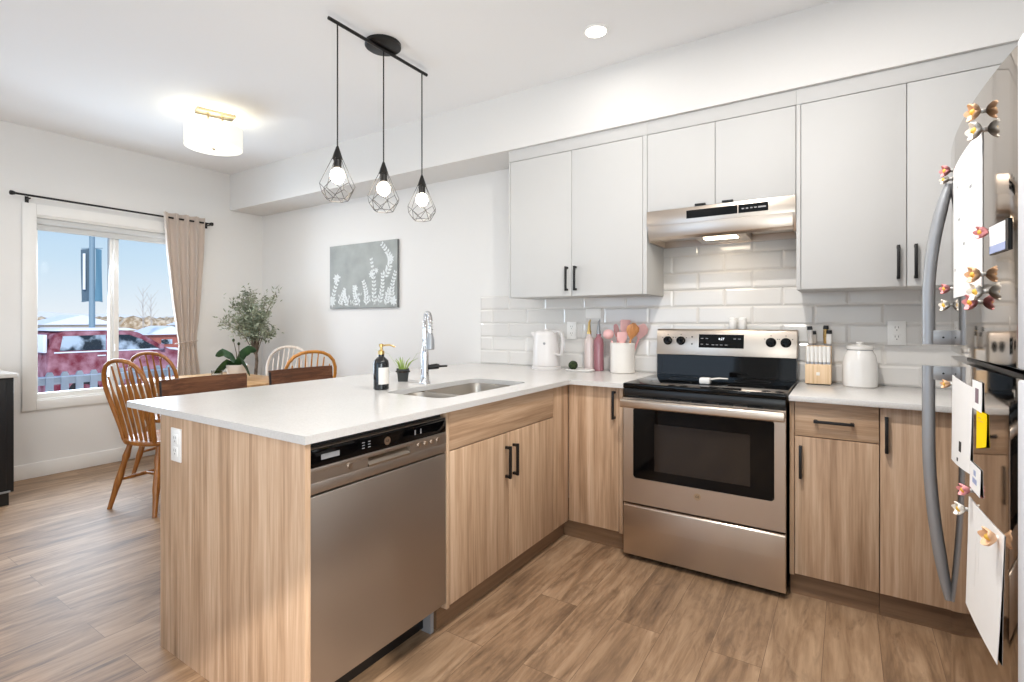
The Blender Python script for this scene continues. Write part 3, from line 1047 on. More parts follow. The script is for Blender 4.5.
# soap bottle
so = thing('soap_bottle', (-0.905, -1.515, CT), 'dark glass soap bottle with white label and brass pump, beside the sink', 'bottle')
bx, by = -0.905, -1.515
MB().lathe((bx, by, CT), [(0.033, 0), (0.037, 0.004), (0.037, 0.125), (0.034, 0.140), (0.020, 0.154), (0.014, 0.160), (0.014, 0.172)], 28).put('bottle_body', 'soap', so)


def curved_label(c, r, a0, a1, z0, z1, name, m, par):
    def fn(u, v):
        a = a0 + (a1 - a0) * u
        return (c[0] + r * math.cos(a), c[1] + r * math.sin(a), z0 + (z1 - z0) * v)
    return MB().sheet(fn, 12, 1, 0.0006).put(name, m, par)


curved_label((bx, by), 0.0376, R(-62), R(28), CT + 0.028, CT + 0.108, 'bottle_label', 'label', so)
pm = MB().lathe((bx, by, CT), [(0.016, 0.170), (0.016, 0.186), (0.008, 0.190), (0.006, 0.205), (0.011, 0.207), (0.011, 0.219), (0.006, 0.221)], 18)
pm.tube([(bx, by, CT + 0.213), (bx + 0.035, by + 0.022, CT + 0.215), (bx + 0.058, by + 0.036, CT + 0.205)], [0.005, 0.0042, 0.0035], 8).put('pump', 'brass', so)

# little potted plant behind the soap
pp = thing('potted_plant', (-1.062, -1.212, CT), 'small spiky green plant in a square dark pot behind the soap bottle', 'plant')
MB().lathe((-1.062, -1.212, CT), [(0.036, 0), (0.046, 0.058), (0.049, 0.060), (0.049, 0.068), (0.043, 0.068), (0.040, 0.052)], 4).put('pot', 'pot', pp, smooth=20)
MB().lathe((-1.062, -1.212, CT), [(0.040, 0.050), (0.041, 0.056), (0.002, 0.058)], 12).put('soil', 'soil', pp)
for k in range(13):
    a = 2.4 * k
    ln = 0.07 + 0.03 * random.random() if k < 11 else 0.16
    tilt = 0.25 + 0.6 * random.random() if k < 11 else 0.8
    if k == 11:
        a = R(215)
    if k == 12:
        a = R(30)
    p0 = Vector((-1.062 + 0.014 * math.cos(a), -1.212 + 0.014 * math.sin(a), CT + 0.055))
    q = p0 + Vector((math.cos(a) * ln * tilt * 0.5, math.sin(a) * ln * tilt * 0.5, ln * 0.6))
    e_ = p0 + Vector((math.cos(a) * ln * tilt * 1.1, math.sin(a) * ln * tilt * 1.1, ln * (0.85 if k < 11 else 0.75)))
    MB().tube([p0, q, e_], [0.0045, 0.004, 0.0006] if k < 11 else [0.0014, 0.0012, 0.0008], 6, flat=0.5).put('leaf', 'succulent', pp)

# outlet on the end panel
def wall_plate(name, c, axis, sgn, w, h, label, cat, sockets=2):
    t = thing(name, c, label, cat)
    x, y, z = c

    def bx_(u0, u1, d0, d1, z0, z1, b=0.0):
        m_ = MB()
        if axis == 'Y':
            m_.box(x + u0, x + u1, min(y + sgn * d0, y + sgn * d1), max(y + sgn * d0, y + sgn * d1), z + z0, z + z1, b)
        return m_
    bx_(-w / 2, w / 2, 0, 0.006, -h / 2, h / 2, 0.002).put('cover_plate', 'plastic', t)
    if sockets:
        for s in (-1, 1):
            f = bx_(-w * 0.24, w * 0.24, 0.006, 0.008, s * h * 0.19 - h * 0.14, s * h * 0.19 + h * 0.14, 0.0015).put('receptacle', 'plastic', t)
            for u in (-0.09, 0.09):
                bx_(w * u - 0.0012, w * u + 0.0012, 0.008, 0.0084, s * h * 0.19, s * h * 0.19 + 0.010).put('slot', 'socket', f)
            bx_(-0.0022, 0.0022, 0.008, 0.0084, s * h * 0.19 - 0.011, s * h * 0.19 - 0.006).put('slot', 'socket', f)
    return t


wall_plate('wall_outlet', (-1.088, -2.343, 0.788), 'Y', -1, 0.074, 0.122, 'white power outlet on the end panel of the peninsula', 'outlet')
wall_plate('wall_outlet', (1.196, -0.0085, 1.185), 'Y', -1, 0.076, 0.122, 'white power outlet on the tiles right of the lidded canister', 'outlet')
wall_plate('wall_outlet', (-0.626, -0.0085, 1.178), 'Y', -1, 0.074, 0.122, 'white power outlet on the tiles behind the electric kettle', 'outlet')
wall_plate('blank_plate', (-0.462, -0.0085, 1.296), 'Y', -1, 0.112, 0.066, 'blank white cover plate on the tiles above the two oil bottles', 'cover plate', 0)

# ------------------------------------------------------------------ range
rg = thing('oven_range', (0.381, -0.33, 0), 'stainless steel electric range with black glass cooktop and oven door window', 'range')
RX0, RX1 = 0.0, 0.760
MB().box(RX0 + 0.004, RX1 - 0.004, -0.632, -0.012, 0.022, 0.893).put('body', 'black', rg)
for (lx, ly) in ((0.05, -0.58), (0.71, -0.58), (0.05, -0.08), (0.71, -0.08)):
    MB().cyl((lx, ly, 0), (lx, ly, 0.023), 0.018, 14).put('levelling_foot', 'black', rg)
ck = MB().box(RX0 - 0.001, RX1 + 0.001, -0.672, -0.10, 0.893, 0.921, 0.006, 3).put('cooktop', 'blackglass', rg)
for (bx_, by_, br_) in ((0.20, -0.50, 0.105), (0.56, -0.50, 0.09), (0.20, -0.24, 0.075), (0.56, -0.24, 0.09)):
    mbr = MB()
    ux0, uy0 = Vector((1, 0, 0)), Vector((0, 1, 0))
    mbr.skin([mbr.ring(Vector((bx_, by_, 0.9211 + dz_)), rr_, 48, ux0, uy0) for (rr_, dz_) in ((br_, 0), (br_, 0.0003), (br_ - 0.002, 0.0003), (br_ - 0.002, 0))], False, True)
    mbr.put('burner_ring', 'dark', ck)
MB().box(RX0 + 0.003, RX1 - 0.003, -0.664, -0.632, 0.852, 0.893, 0.004).put('vent_trim', 'black', rg)
# oven door: a steel frame around the window
wx0, wx1, wz0, wz1 = 0.056, 0.712, 0.432, 0.796
DF0, DF1 = -0.675, -0.634
fr_ = slab_with_holes([(RX0 + 0.003, 0.302), (RX1 - 0.003, 0.302), (RX1 - 0.003, 0.846), (RX0 + 0.003, 0.846)], [rrect(wx0, wx1, wz0, wz1, 0.016)], 0, DF1 - DF0)
fr_.xf(Matrix(((1, 0, 0, 0), (0, 0, -1, DF1), (0, 1, 0, 0), (0, 0, 0, 1))))
od = fr_.put('oven_door', 'steel', rg, smooth=30)
MB().box(wx0 - 0.004, wx1 + 0.004, DF0 + 0.003, DF0 + 0.012, wz0 - 0.004, wz1 + 0.004).put('window_glass', 'blackglass', od)
MB().box(wx0 + 0.11, wx1 - 0.10, DF0 + 0.0026, DF0 + 0.003, wz0 + 0.05, wz1 - 0.075).put('inner_window', plain('oven_window', (34, 29, 26), 0.08, spec=0.4), od, smooth=0)
# handle: a wide flat bar along the top of the door
hp = [(-0.728, 0.806), (-0.722, 0.800), (-0.706, 0.800), (-0.700, 0.808), (-0.700, 0.836), (-0.706, 0.843), (-0.722, 0.843), (-0.728, 0.836)]
MB().prism(hp, 'X', RX0 + 0.004, RX1 - 0.004, 0.002).box(RX0 + 0.006, RX0 + 0.036, -0.708, DF0 + 0.002, 0.806, 0.838, 0.004).box(RX1 - 0.036, RX1 - 0.006, -0.708, DF0 + 0.002, 0.806, 0.838, 0.004).put('handle', 'steel', od)
for k in range(5):
    MB().box(0.10 + k * 0.125, 0.165 + k * 0.125, -0.6755, -0.668, 0.8465, 0.8515).put('vent_slot', 'dark', od)
bg = MB().cyl((0.378, DF0 + 0.001, 0.392), (0.378, DF0 - 0.003, 0.392), 0.017, 26).put('badge', 'nickel', od)
text('badge_lettering', 'GE', 0.015, (0.378, DF0 - 0.0034, 0.392), (R(90), 0, 0), 'dark', od)
# warming drawer, slightly bowed front
dwp = [(-0.634, 0.292), (-0.664, 0.292), (-0.674, 0.282), (-0.676, 0.18), (-0.672, 0.030), (-0.634, 0.026)]
MB().prism(dwp, 'X', RX0 + 0.003, RX1 - 0.003, 0.002).put('drawer', 'steel', rg)
# backguard
gp = [(-0.012, 0.921), (-0.098, 0.921), (-0.092, 1.040), (-0.012, 1.040)]
MB().prism([(p[0], p[1]) for p in gp], 'X', RX0 + 0.002, RX1 - 0.002).put('back_panel', 'blackglass', rg)
gg = MB().prism([(-0.012, 1.042), (-0.104, 1.042), (-0.082, 1.188), (-0.074, 1.196), (-0.012, 1.196)], 'X', RX0 - 0.001, RX1 + 0.001, 0.003).put('backguard', 'steel', rg)
sl = math.atan2(0.022, 0.146)


def onguard(z, d=0.0):
    return -0.104 + (z - 1.042) * 0.022 / 0.146 - d


gl_ = MB().prism([(onguard(1.088, -0.002), 1.088), (onguard(1.088, 0.0015), 1.088), (onguard(1.166, 0.0015), 1.166), (onguard(1.166, -0.002), 1.166)], 'X', 0.250, 0.496).put('display', 'blackglass', gg, smooth=0)
rotg = (R(90) - sl, 0, 0)
text('clock_digits', '4:27', 0.019, (0.375, onguard(1.140, 0.0022), 1.140), rotg, 'digits', gl_)
for (lx, lz) in ((0.268, 1.142), (0.295, 1.142), (0.448, 1.142), (0.472, 1.142), (0.268, 1.108), (0.298, 1.108), (0.330, 1.106), (0.352, 1.106), (0.376, 1.106), (0.402, 1.106)):
    MB().box(lx - 0.007, lx + 0.007, onguard(lz, 0.0022), onguard(lz, 0.0012), lz - 0.002, lz + 0.002).put('legend', 'legend', gl_, smooth=0)
for kx in (0.067, 0.145, 0.634, 0.707):
    kz = 1.126
    ky = onguard(kz)
    kn = MB().lathe((0, 0, 0), [(0.027, -0.001), (0.026, 0.006), (0.022, 0.008), (0.021, 0.026), (0.018, 0.029), (0.001, 0.030)], 24)
    kn.box(-0.005, 0.005, -0.020, 0.020, 0.012, 0.036, 0.002)
    kn.xf(Matrix.Translation((kx, ky, kz)) @ Matrix.Rotation(R(90) - sl, 4, 'X') @ Matrix.Rotation(0.3 * (kx - 0.4), 4, 'Z'))
    kk = kn.put('knob', 'blackglass', gg)
    for (a, hh) in ((0, 0.037), (-60, 0.037), (60, 0.037)):
        ax_, az_ = kx + math.sin(R(a)) * hh, kz + math.cos(R(a)) * hh
        MB().box(ax_ - 0.003, ax_ + 0.003, onguard(az_, 0.0006), onguard(az_, -0.002), az_ - 0.002, az_ + 0.002).put('dial_mark', 'dark', gg, smooth=0)
for lz in (1.150, 1.108):
    MB().box(0.206, 0.215, onguard(lz, 0.0006), onguard(lz, -0.002), lz - 0.004, lz + 0.004).put('dial_mark', 'dark', gg, smooth=0)

# things on the range
for k, (sx_, lab) in enumerate(((0.430, 'white cylindrical salt shaker, the one nearer the crock on top of the range backguard'), (0.482, 'white cylindrical pepper shaker, the one nearer the knives on top of the range backguard'))):
    s = thing('shaker', (sx_, -0.046, 1.196), lab, 'shaker', 'white shakers on the range')
    MB().lathe((sx_, -0.046, 1.196), [(0.019, 0), (0.021, 0.003), (0.021, 0.050), (0.0195, 0.052)], 22).put('jar', 'white', s)
    MB().lathe((sx_, -0.046, 1.196), [(0.0205, 0.053), (0.0205, 0.064), (0.016, 0.068), (0.001, 0.069)], 22).put('cap', 'plastic', s)
sr = thing('spoon_rest', (0.388, -0.48, 0.9214), 'small white ceramic spoon rest lying on the black cooktop', 'spoon rest')
MB().box(0.350, 0.402, -0.525, -0.475, 0.9216, 0.955, 0.008, 3).put('cup', 'white', sr)
MB().tube([(0.395, -0.49, 0.945), (0.43, -0.44, 0.947), (0.462, -0.40, 0.943)], [0.011, 0.012, 0.010], 10, flat=0.5).put('handle', 'white', sr)

# ------------------------------------------------------------------ upper cabinets and hood
UY = -0.336
UB, UT, UH = 1.401, 2.319, 1.873


def upper(name, x0, x1, zb, doors, label, handles, side_l=True):
    t = thing(name, ((x0 + x1) / 2, -0.17, zb), label, 'cabinet')
    MB().box(x0, x1, UY + 0.020, -0.010, zb, SOF_Z - 0.0005, 0.001).put('carcass', 'cabwhite', t)
    MB().box(x0, x1, UY, UY + 0.0195, UT + 0.0035, SOF_Z - 0.0005, 0.001).put('fascia', 'cabwhite', t)
    lo, hi = min(d_[0] for d_ in doors), max(d_[1] for d_ in doors)
    for (a, b2) in ((x0, lo - 0.0012), (hi + 0.0012, x1)):
        if b2 - a > 0.006:
            MB().box(a, b2, UY, UY + 0.0195, zb, UT + 0.002, 0.001).put('stile', 'cabwhite', t)
    for (a, b2, hx_) in doors:
        dr = MB().box(a + 0.0015, b2 - 0.0015, UY, UY + 0.019, zb + 0.002, UT, 0.0012).put('door', 'cabwhite', t)
        if hx_ is not None:
            if handles == 'V':
                bar_handle_v(dr, hx_, UY, zb + 0.034, zb + 0.188, (0, -1))
            else:
                MB().box(hx_ - 0.028, hx_ + 0.028, UY - 0.016, UY + 0.004, zb + 0.004, zb + 0.014, 0.002).put('handle', 'blackmetal', dr)
    return t


upper('wall_cabinet', -0.940, 0.0165, UB, [(-0.928, -0.466, -0.496), (-0.466, -0.008, -0.436)], 'white two-door wall cabinet above the kettle and utensil crock', 'V')
upper('wall_cabinet', 0.0172, 0.7738, UH, [(0.0185, 0.391, 0.315), (0.391, 0.7725, 0.455)], 'short white two-door wall cabinet above the range hood', 'H')
upper('wall_cabinet', 0.7745, 1.66, UB, [(0.794, 1.2113, 1.180), (1.2113, 1.63, 1.2425)], 'white two-door wall cabinet above the knife block and canister, beside the refrigerator', 'V')

hd = thing('range_hood', (0.39, -0.17, 1.70), 'stainless steel under-cabinet range hood with lit lamp above the cooktop', 'range hood')
HX0, HX1 = 0.019, 0.772
# body: front fascia, sloped visor, top plate, sides
HT = UH - 0.0008
MB().box(HX0 + 0.001, HX1 - 0.001, UY - 0.001, -0.012, HT - 0.012, HT - 0.0006).put('top_plate', 'steel', hd)
fp = [(UY - 0.012, HT), (UY - 0.012, HT - 0.085), (UY - 0.002, HT - 0.085), (UY - 0.002, HT)]
fa = MB().prism(fp, 'X', HX0, HX1, 0.001).put('fascia', 'steel', hd)
vp = [(UY - 0.012, HT - 0.085), (UY + 0.004, HT - 0.150), (UY + 0.016, HT - 0.165), (UY + 0.026, HT - 0.165), (UY + 0.006, HT - 0.085)]
MB().prism(vp, 'X', HX0 + 0.0125, HX1 - 0.0125, 0.001).put('visor', 'steel', hd)
for (a, b2) in ((HX0, HX0 + 0.012), (HX1 - 0.012, HX1)):
    MB().prism([(-0.012, HT - 0.012), (-0.012, HT - 0.172), (UY + 0.03, HT - 0.172), (UY - 0.006, HT - 0.088), (UY - 0.006, HT - 0.012)], 'X', a, b2).put('side_panel', 'steel', hd)
MB().box(HX0 + 0.012, HX1 - 0.012, UY + 0.01, -0.014, HT - 0.120, HT - 0.116).put('inner_pan', 'steel', hd)
MB().box(HX0 + 0.012, HX1 - 0.012, -0.03, -0.012, HT - 0.172, HT - 0.12).put('rear_lip', 'steel', hd)
lb = MB().prism([(UY + 0.02, HT - 0.160), (-0.05, HT - 0.168), (-0.05, HT - 0.12), (UY + 0.02, HT - 0.12)], 'X', 0.265, 0.53, 0.002).put('lamp_housing', 'steel', hd)
MB().box(0.315, 0.485, -0.27, -0.19, HT - 0.1685, HT - 0.160).put('lamp_lens', 'hoodlens', lb, smooth=0)
for (a, b2) in ((0.03, 0.255), (0.54, 0.752)):
    fm = MB()
    fm.box(a, b2, UY + 0.04, -0.04, HT - 0.135, HT - 0.122, 0.002)
    fm.put('grease_filter', 'sink', hd)
st = MB().box(0.243, 0.650, UY - 0.0135, UY - 0.011, HT - 0.062, HT - 0.018).put('control_strip', 'blackglass', fa, smooth=0)
MB().box(0.505, 0.509, UY - 0.0139, UY - 0.0133, HT - 0.062, HT - 0.018).put('divider', 'steel', st, smooth=0)
for k, lx in enumerate((0.525, 0.545, 0.565, 0.585)):
    MB().box(lx, lx + 0.012, UY - 0.0139, UY - 0.0133, HT - 0.043, HT - 0.037).put('legend', 'legend', st, smooth=0)
MB().box(0.603, 0.640, UY - 0.0139, UY - 0.0133, HT - 0.044, HT - 0.036).put('legend', 'legend', st, smooth=0)
area('hood_lamp', (0.40, -0.23, HT - 0.172), (0, 0.1, -1), 0.16, 0.07, 0.4, (1.0, 0.84, 0.64))

# ------------------------------------------------------------------ things on the back run
# kettle
kt = thing('electric_kettle', (-0.755, -0.14, CT), 'cream-white electric kettle with a looped handle in the worktop corner', 'kettle')
kx, ky = -0.757, -0.14
MB().lathe((kx, ky, CT), [(0.098, 0), (0.100, 0.004), (0.100, 0.018), (0.094, 0.022)], 36).put('power_base', 'kettle', kt)
MB().lathe((kx, ky, CT), [(0.094, 0.024), (0.095, 0.05), (0.090, 0.15), (0.084, 0.235), (0.080, 0.248), (0.078, 0.250)], 36).put('jug', 'kettle', kt)
MB().lathe((kx, ky, CT), [(0.078, 0.2505), (0.075, 0.258), (0.055, 0.266), (0.018, 0.268), (0.016, 0.276), (0.001, 0.278)], 30).put('lid', 'kettle', kt)
MB().prism([(kx - 0.075, CT + 0.195), (kx - 0.118, CT + 0.246), (kx - 0.112, CT + 0.252), (kx - 0.07, CT + 0.250)], 'Y', ky - 0.018, ky + 0.018, 0.004).put('spout', 'kettle', kt)
ha = Vector((0.93, -0.3, 0)).normalized()
hpts = [(0.070, 0.248), (0.115, 0.262), (0.150, 0.250), (0.160, 0.215), (0.158, 0.14), (0.148, 0.105), (0.120, 0.100), (0.088, 0.112)]
MB().tube([(kx + ha.x * a, ky + ha.y * a, CT + b2) for a, b2 in hpts], [0.012, 0.011, 0.011, 0.011, 0.011, 0.011, 0.010, 0.010], 10).put('handle', 'kettlegrey', kt)
MB().tube([(kx + 0.0300, ky - 0.0835, CT + 0.178), (kx + 0.0302, ky - 0.0850, CT + 0.178)], 0.009, 12).put('temperature_dot', 'legend', kt)

# two oil bottles on a little white tray with a moss ball
tr = thing('tray', (-0.47, -0.16, CT), 'small white dish on the worktop in front of the two oil bottles', 'tray')
MB().prism(rrect(-0.575, -0.400, -0.220, -0.120, 0.03), 'Z', CT + 0.0003, CT + 0.006, 0.002).put('dish', 'white', tr)
rm = MB()
rm.tube([(p[0], p[1], CT + 0.009) for p in rrect(-0.577, -0.398, -0.222, -0.118, 0.03)], 0.0045, 8, True).put('rim', 'white', tr)
mo = MB().ball((-0.540, -0.165, CT + 0.0365), 0.031, 0.031, 0.030, 24, 16)
for v in mo.bm.verts:
    c = Vector((-0.540, -0.165, CT + 0.0365))
    v.co = c + (v.co - c) * (1 + 0.06 * (random.random() - 0.5))
tag(mo.put('moss_ball', 'moss'), 'dark green moss ball resting on the small white dish', 'decoration')
for (ox, m_, lab, metal) in ((-0.466, 'blush', 'pale blush glass oil bottle with a brass pourer, next to the moss ball', 'brass'), (-0.397, 'rose', 'deep rose glass oil bottle with a dark pourer, next to the utensil crock', 'handle')):
    ob = thing('oil_bottle', (ox, -0.072, CT), lab, 'bottle', 'oil bottles')
    MB().lathe((ox, -0.072, CT), [(0.030, 0), (0.0335, 0.004), (0.0335, 0.185), (0.031, 0.205), (0.019, 0.224), (0.0145, 0.229), (0.0145, 0.236), (0.0165, 0.237), (0.0165, 0.244)], 28).put('glass_body', m_, ob)
    MB().lathe((ox, -0.072, CT), [(0.015, 0.244), (0.015, 0.262), (0.011, 0.270), (0.009, 0.30)], 16).put('stopper', metal, ob)
    MB().tube([(ox, -0.072, CT + 0.298), (ox + 0.004, -0.078, CT + 0.322), (ox + 0.016, -0.09, CT + 0.338)], [0.0085, 0.008, 0.005], 8).put('spout', metal, ob)

# utensil crock and what stands in it
cr = thing('utensil_crock', (-0.219, -0.10, CT), 'white cylindrical crock full of utensils, left of the oven range', 'crock')
ux, uy = -0.219, -0.105
MB().lathe((ux, uy, CT), [(0.072, 0), (0.077, 0.004), (0.078, 0.187), (0.075, 0.190), (0.071, 0.187), (0.070, 0.012), (0.001, 0.010)], 40).put('jar', 'offwhite', cr)
MB().lathe((ux, uy, CT), [(0.0778, 0.1865), (0.0795, 0.189), (0.0765, 0.1925), (0.0745, 0.190)], 40).put('rim', 'offwhite', cr)


def utensil(name, label, base, lean, length, m_handle, m_head, kind):
    t = thing(name, (ux + base[0], uy + base[1], CT + 0.014), label, 'utensil', 'utensils in the crock')
    b0 = Vector((ux + base[0], uy + base[1], CT + 0.014))
    dv = Vector(lean).normalized()
    e1 = b0 + dv * (length * 0.70)
    e2 = b0 + dv * length
    MB().tube([b0, b0 + dv * (length * 0.35), e1], [0.006, 0.0065, 0.006], 10).put('handle', m_handle, t)
    side = Vector((0.84, 0.55, 0))
    if kind == 'spoon':
        MB().tube([e1 - dv * 0.004, e1 + dv * 0.02, e1 + dv * 0.05, e1 + dv * 0.075, e2 + dv * 0.008], [0.007, 0.026, 0.041, 0.038, 0.008], 14, flat=0.26, up=tuple(side.cross(dv))).put('head', m_head, t)
    elif kind == 'spatula':
        MB().tube([e1 - dv * 0.004, e1 + dv * 0.018, e1 + dv * 0.03, e2 - dv * 0.005, e2], [0.006, 0.022, 0.031, 0.033, 0.026], 12, flat=0.14, up=tuple(side.cross(dv))).put('head', m_head, t)
    elif kind == 'whisk':
        for k in range(6):
            a = PI * k / 6
            w1 = side * math.cos(a) + side.cross(dv) * math.sin(a)
            loop = []
            for j in range(13):
                s = PI * j / 12
                loop.append(e1 + dv * (0.005 + 0.085 * math.sin(s)) + w1 * (0.026 * math.cos(s) * (0.35 + 0.65 * math.sin(s))))
            MB().tube(loop, 0.0018, 6).put('wire', m_head, t)
    elif kind == 'ladle':
        c = e1 + dv * 0.04
        MB().ball(c + side * -0.01, 0.036, 0.032, 0.032, 16, 10).put('head', m_head, t)
    return t


utensil('ladle', 'pink ladle leaning toward the rose bottle, in the white crock', (-0.02, 0.0), (-0.26, -0.05, 1), 0.285, 'pink', 'pink', 'ladle')
utensil('whisk', 'dusty pink whisk in the white crock, next to the ladle', (-0.015, 0.02), (-0.15, 0.04, 1), 0.30, 'pinkdark', 'pinkdark', 'whisk')
utensil('spatula', 'pale pink spatula standing upright in the middle of the white crock', (0.0, 0.02), (0.02, 0.05, 1), 0.325, 'pink', 'pink', 'spatula')
utensil('spoon', 'brown wooden spoon leaning over the rim of the white crock', (0.015, -0.01), (0.24, -0.06, 1), 0.305, 'utensilwood', 'utensilwood', 'spoon')
utensil('spoon', 'blush pink spoon leaning to the range side of the white crock', (0.02, 0.025), (0.35, 0.10, 1), 0.31, 'pinkdark', 'pink', 'spoon')
utensil('tongs', 'thin pink tongs with striped handle in front of the white crock rim', (-0.005, -0.03), (0.10, -0.10, 1), 0.25, 'pink', 'pink', 'spatula')

# knife block
kb = thing('knife_block', (0.856, -0.085, CT), 'light wooden knife block right of the oven range', 'knife block')
KX0, KX1 = 0.802, 0.918
blk = [(-0.165, CT + 0.006), (-0.015, CT + 0.006), (-0.015, CT + 0.200), (-0.095, CT + 0.200), (-0.112, CT + 0.110), (-0.165, CT + 0.104)]
body = MB().prism(blk, 'X', KX0, KX1, 0.003).put('block', 'blockwood', kb)
MB().box(KX0 + 0.006, KX1 - 0.006, -0.155, -0.025, CT, CT + 0.006).put('foot', 'dark', kb)
MB().box(0.852, 0.868, -0.1662, -0.164, CT + 0.050, CT + 0.066, 0.001).put('emblem', 'offwhite', body)
for k in range(6):
    kxp = KX0 + 0.0125 + k * 0.0182
    base = Vector((kxp, -0.138, CT + 0.1075))
    n_ = thing('steak_knife', tuple(base), 'white steak knife handle in the lower row of the block, ' + ('nearest the range', 'second from the range', 'third from the range', 'third from the canister', 'second from the canister', 'nearest the canister')[k], 'knife', 'steak knives in the block')
    dirv = Vector((0, 0.10, 0.995)).normalized()
    MB().tube([base - dirv * 0.003, base + dirv * 0.010], [0.0068, 0.0068], 8, flat=1.3).put('bolster', 'handle', n_)
    MB().tube([base + dirv * 0.010, base + dirv * 0.05, base + dirv * 0.088, base + dirv * 0.092], [0.0074, 0.0080, 0.0078, 0.0055], 8, flat=1.2).put('handle', 'white', n_)
for k, (kxp, ky_, ln, m_, lab) in enumerate(((0.822, -0.055, 0.085, 'white', 'white chef knife handle with dark end cap, upper row of the block, nearest the range'), (0.836, -0.030, 0.060, 'white', 'shorter white bread knife handle just behind the chef knife in the block'), (0.892, -0.040, 0.090, 'brass', 'brass toned sharpening steel handle standing tall in the upper row of the block'), (0.906, -0.075, 0.065, 'white', 'white carving knife handle with dark end cap, upper row, nearest the canister'))):
    base = Vector((kxp, ky_, CT + 0.2005))
    n_ = thing('kitchen_knife', tuple(base), lab, 'knife', 'knives in the upper row of the block')
    dirv = Vector((0.02 * (k - 2), -0.15, 0.98)).normalized()
    MB().tube([base - dirv * 0.004, base + dirv * 0.012], [0.008, 0.008], 8, flat=1.3).put('bolster', 'handle', n_)
    MB().tube([base + dirv * 0.012, base + dirv * (ln * 0.6), base + dirv * ln], [0.0090, 0.0105, 0.0095], 8, flat=1.3).put('handle', m_, n_)
    MB().tube([base + dirv * ln, base + dirv * (ln + 0.018)], [0.0105, 0.009], 8, flat=1.3).put('end_cap', 'black', n_)

# canister
cn = thing('canister', (1.04, -0.118, CT), 'white ceramic canister with knobbed lid right of the knife block', 'canister')
nx, ny = 1.040, -0.118
MB().lathe((nx, ny, CT), [(0.068, 0), (0.074, 0.006), (0.0755, 0.06), (0.074, 0.120), (0.067, 0.158), (0.057, 0.176), (0.0545, 0.184)], 36).put('jar', 'white', cn)
MB().lathe((nx, ny, CT), [(0.055, 0.184), (0.055, 0.187), (0.053, 0.187)], 36).put('gasket', 'legend', cn)
MB().lathe((nx, ny, CT), [(0.057, 0.188), (0.059, 0.193), (0.057, 0.203), (0.036, 0.211), (0.014, 0.213), (0.013, 0.216), (0.017, 0.219), (0.015, 0.226), (0.001, 0.228)], 32).put('lid', 'white', cn)

# ------------------------------------------------------------------ refrigerator
FYC, FH = -1.53, 0.415


def FXs(y):
    return 1.239 + 0.023 * ((y - FYC) / FH) ** 2


FY0, FY1 = -1.925, -1.118
rf = thing('refrigerator', (1.62, -1.53, 0), 'stainless steel refrigerator with freezer on top, papers and flower magnets on its doors', 'refrigerator')
MB().box(1.335, 1.985, FY0 + 0.006, FY1 - 0.006, 0.03, 1.755, 0.004).put('body', 'black', rf)


def fridge_door(name, z0, z1):
    n = 26
    front = [(FXs(FY0 + (FY1 - FY0) * i / n), FY0 + (FY1 - FY0) * i / n) for i in range(n + 1)]
    # rounded vertical edges
    front[0] = (front[0][0] + 0.006, front[0][1])
    front[-1] = (front[-1][0] + 0.006, front[-1][1])
    poly = front + [(1.33, FY1), (1.33, FY0)]
    mb = MB()
    mb.prism(poly, 'Z', z0, z1)
    return mb.put(name, 'fridge', rf, smooth=25)


fd1 = fridge_door('freezer_door', 1.156, 1.775)
fd2 = fridge_door('refrigerator_door', 0.085, 1.136)
MB().box(1.30, 1.34, FY0 + 0.01, FY1 - 0.01, 1.140, 1.152).put('gasket', 'black', rf)
for nm, z0, z1, dpar in (('edge_glare_strip', 1.156, 1.775, fd1), ('edge_glare_strip', 0.085, 1.136, fd2)):
    MB().box(1.254, 1.33, FY0 - 0.040, FY0 - 0.0005, z0, z1, 0.004).put(nm, 'edge_glare', dpar)  # strip added as the reflection along each door's near edge
for (lx, ly) in ((1.38, FY0 + 0.06), (1.38, FY1 - 0.06), (1.93, FY0 + 0.06), (1.93, FY1 - 0.06)):
    MB().cyl((lx, ly, 0), (lx, ly, 0.031), 0.02, 12).put('foot', 'black', rf)
MB().box(1.31, 1.34, FY0 + 0.02, FY1 - 0.02, 0.03, 0.08, 0.003).put('kick_grille', 'black', rf)
HXf, HYf = 1.203, -1.158


def fridge_handle(par, zb, zt, zmeet):
    """Bracket at zb; the bar leaves it straight and bows back to the door at zmeet."""
    sgn = 1 if zmeet > zb else -1
    L = abs(zmeet - zb)
    xs = FXs(HYf)
    pts = []
    for k in range(17):
        t = k / 16
        x_ = HXf + (xs - 0.004 - HXf) * max(0.0, (t - 0.30) / 0.70) ** 1.9
        pts.append((x_, HYf, zb + sgn * L * t))
    rs = [0.0135] * 14 + [0.0125, 0.011, 0.009]
    m_ = MB().tube(pts, rs, 12, flat=1.25, up=(1, 0, 0))
    h_ = m_.put('handle', 'handle', par)
    z0, z1 = sorted((zb, zb + sgn * 0.045))
    MB().box(HXf + 0.002, xs + 0.004, HYf - 0.010, HYf + 0.010, z0, z1, 0.003).put('bracket', 'handle', h_)
    for dx in (0.035,):
        MB().cyl((HXf + dx, HYf - 0.0105, (z0 + z1) / 2), (HXf + dx, HYf - 0.0095, (z0 + z1) / 2), 0.003, 10).put('screw', 'dark', h_)


fridge_handle(fd1, 1.172, 1.172, 1.675)
fridge_handle(fd2, 1.104, 1.104, 0.372)


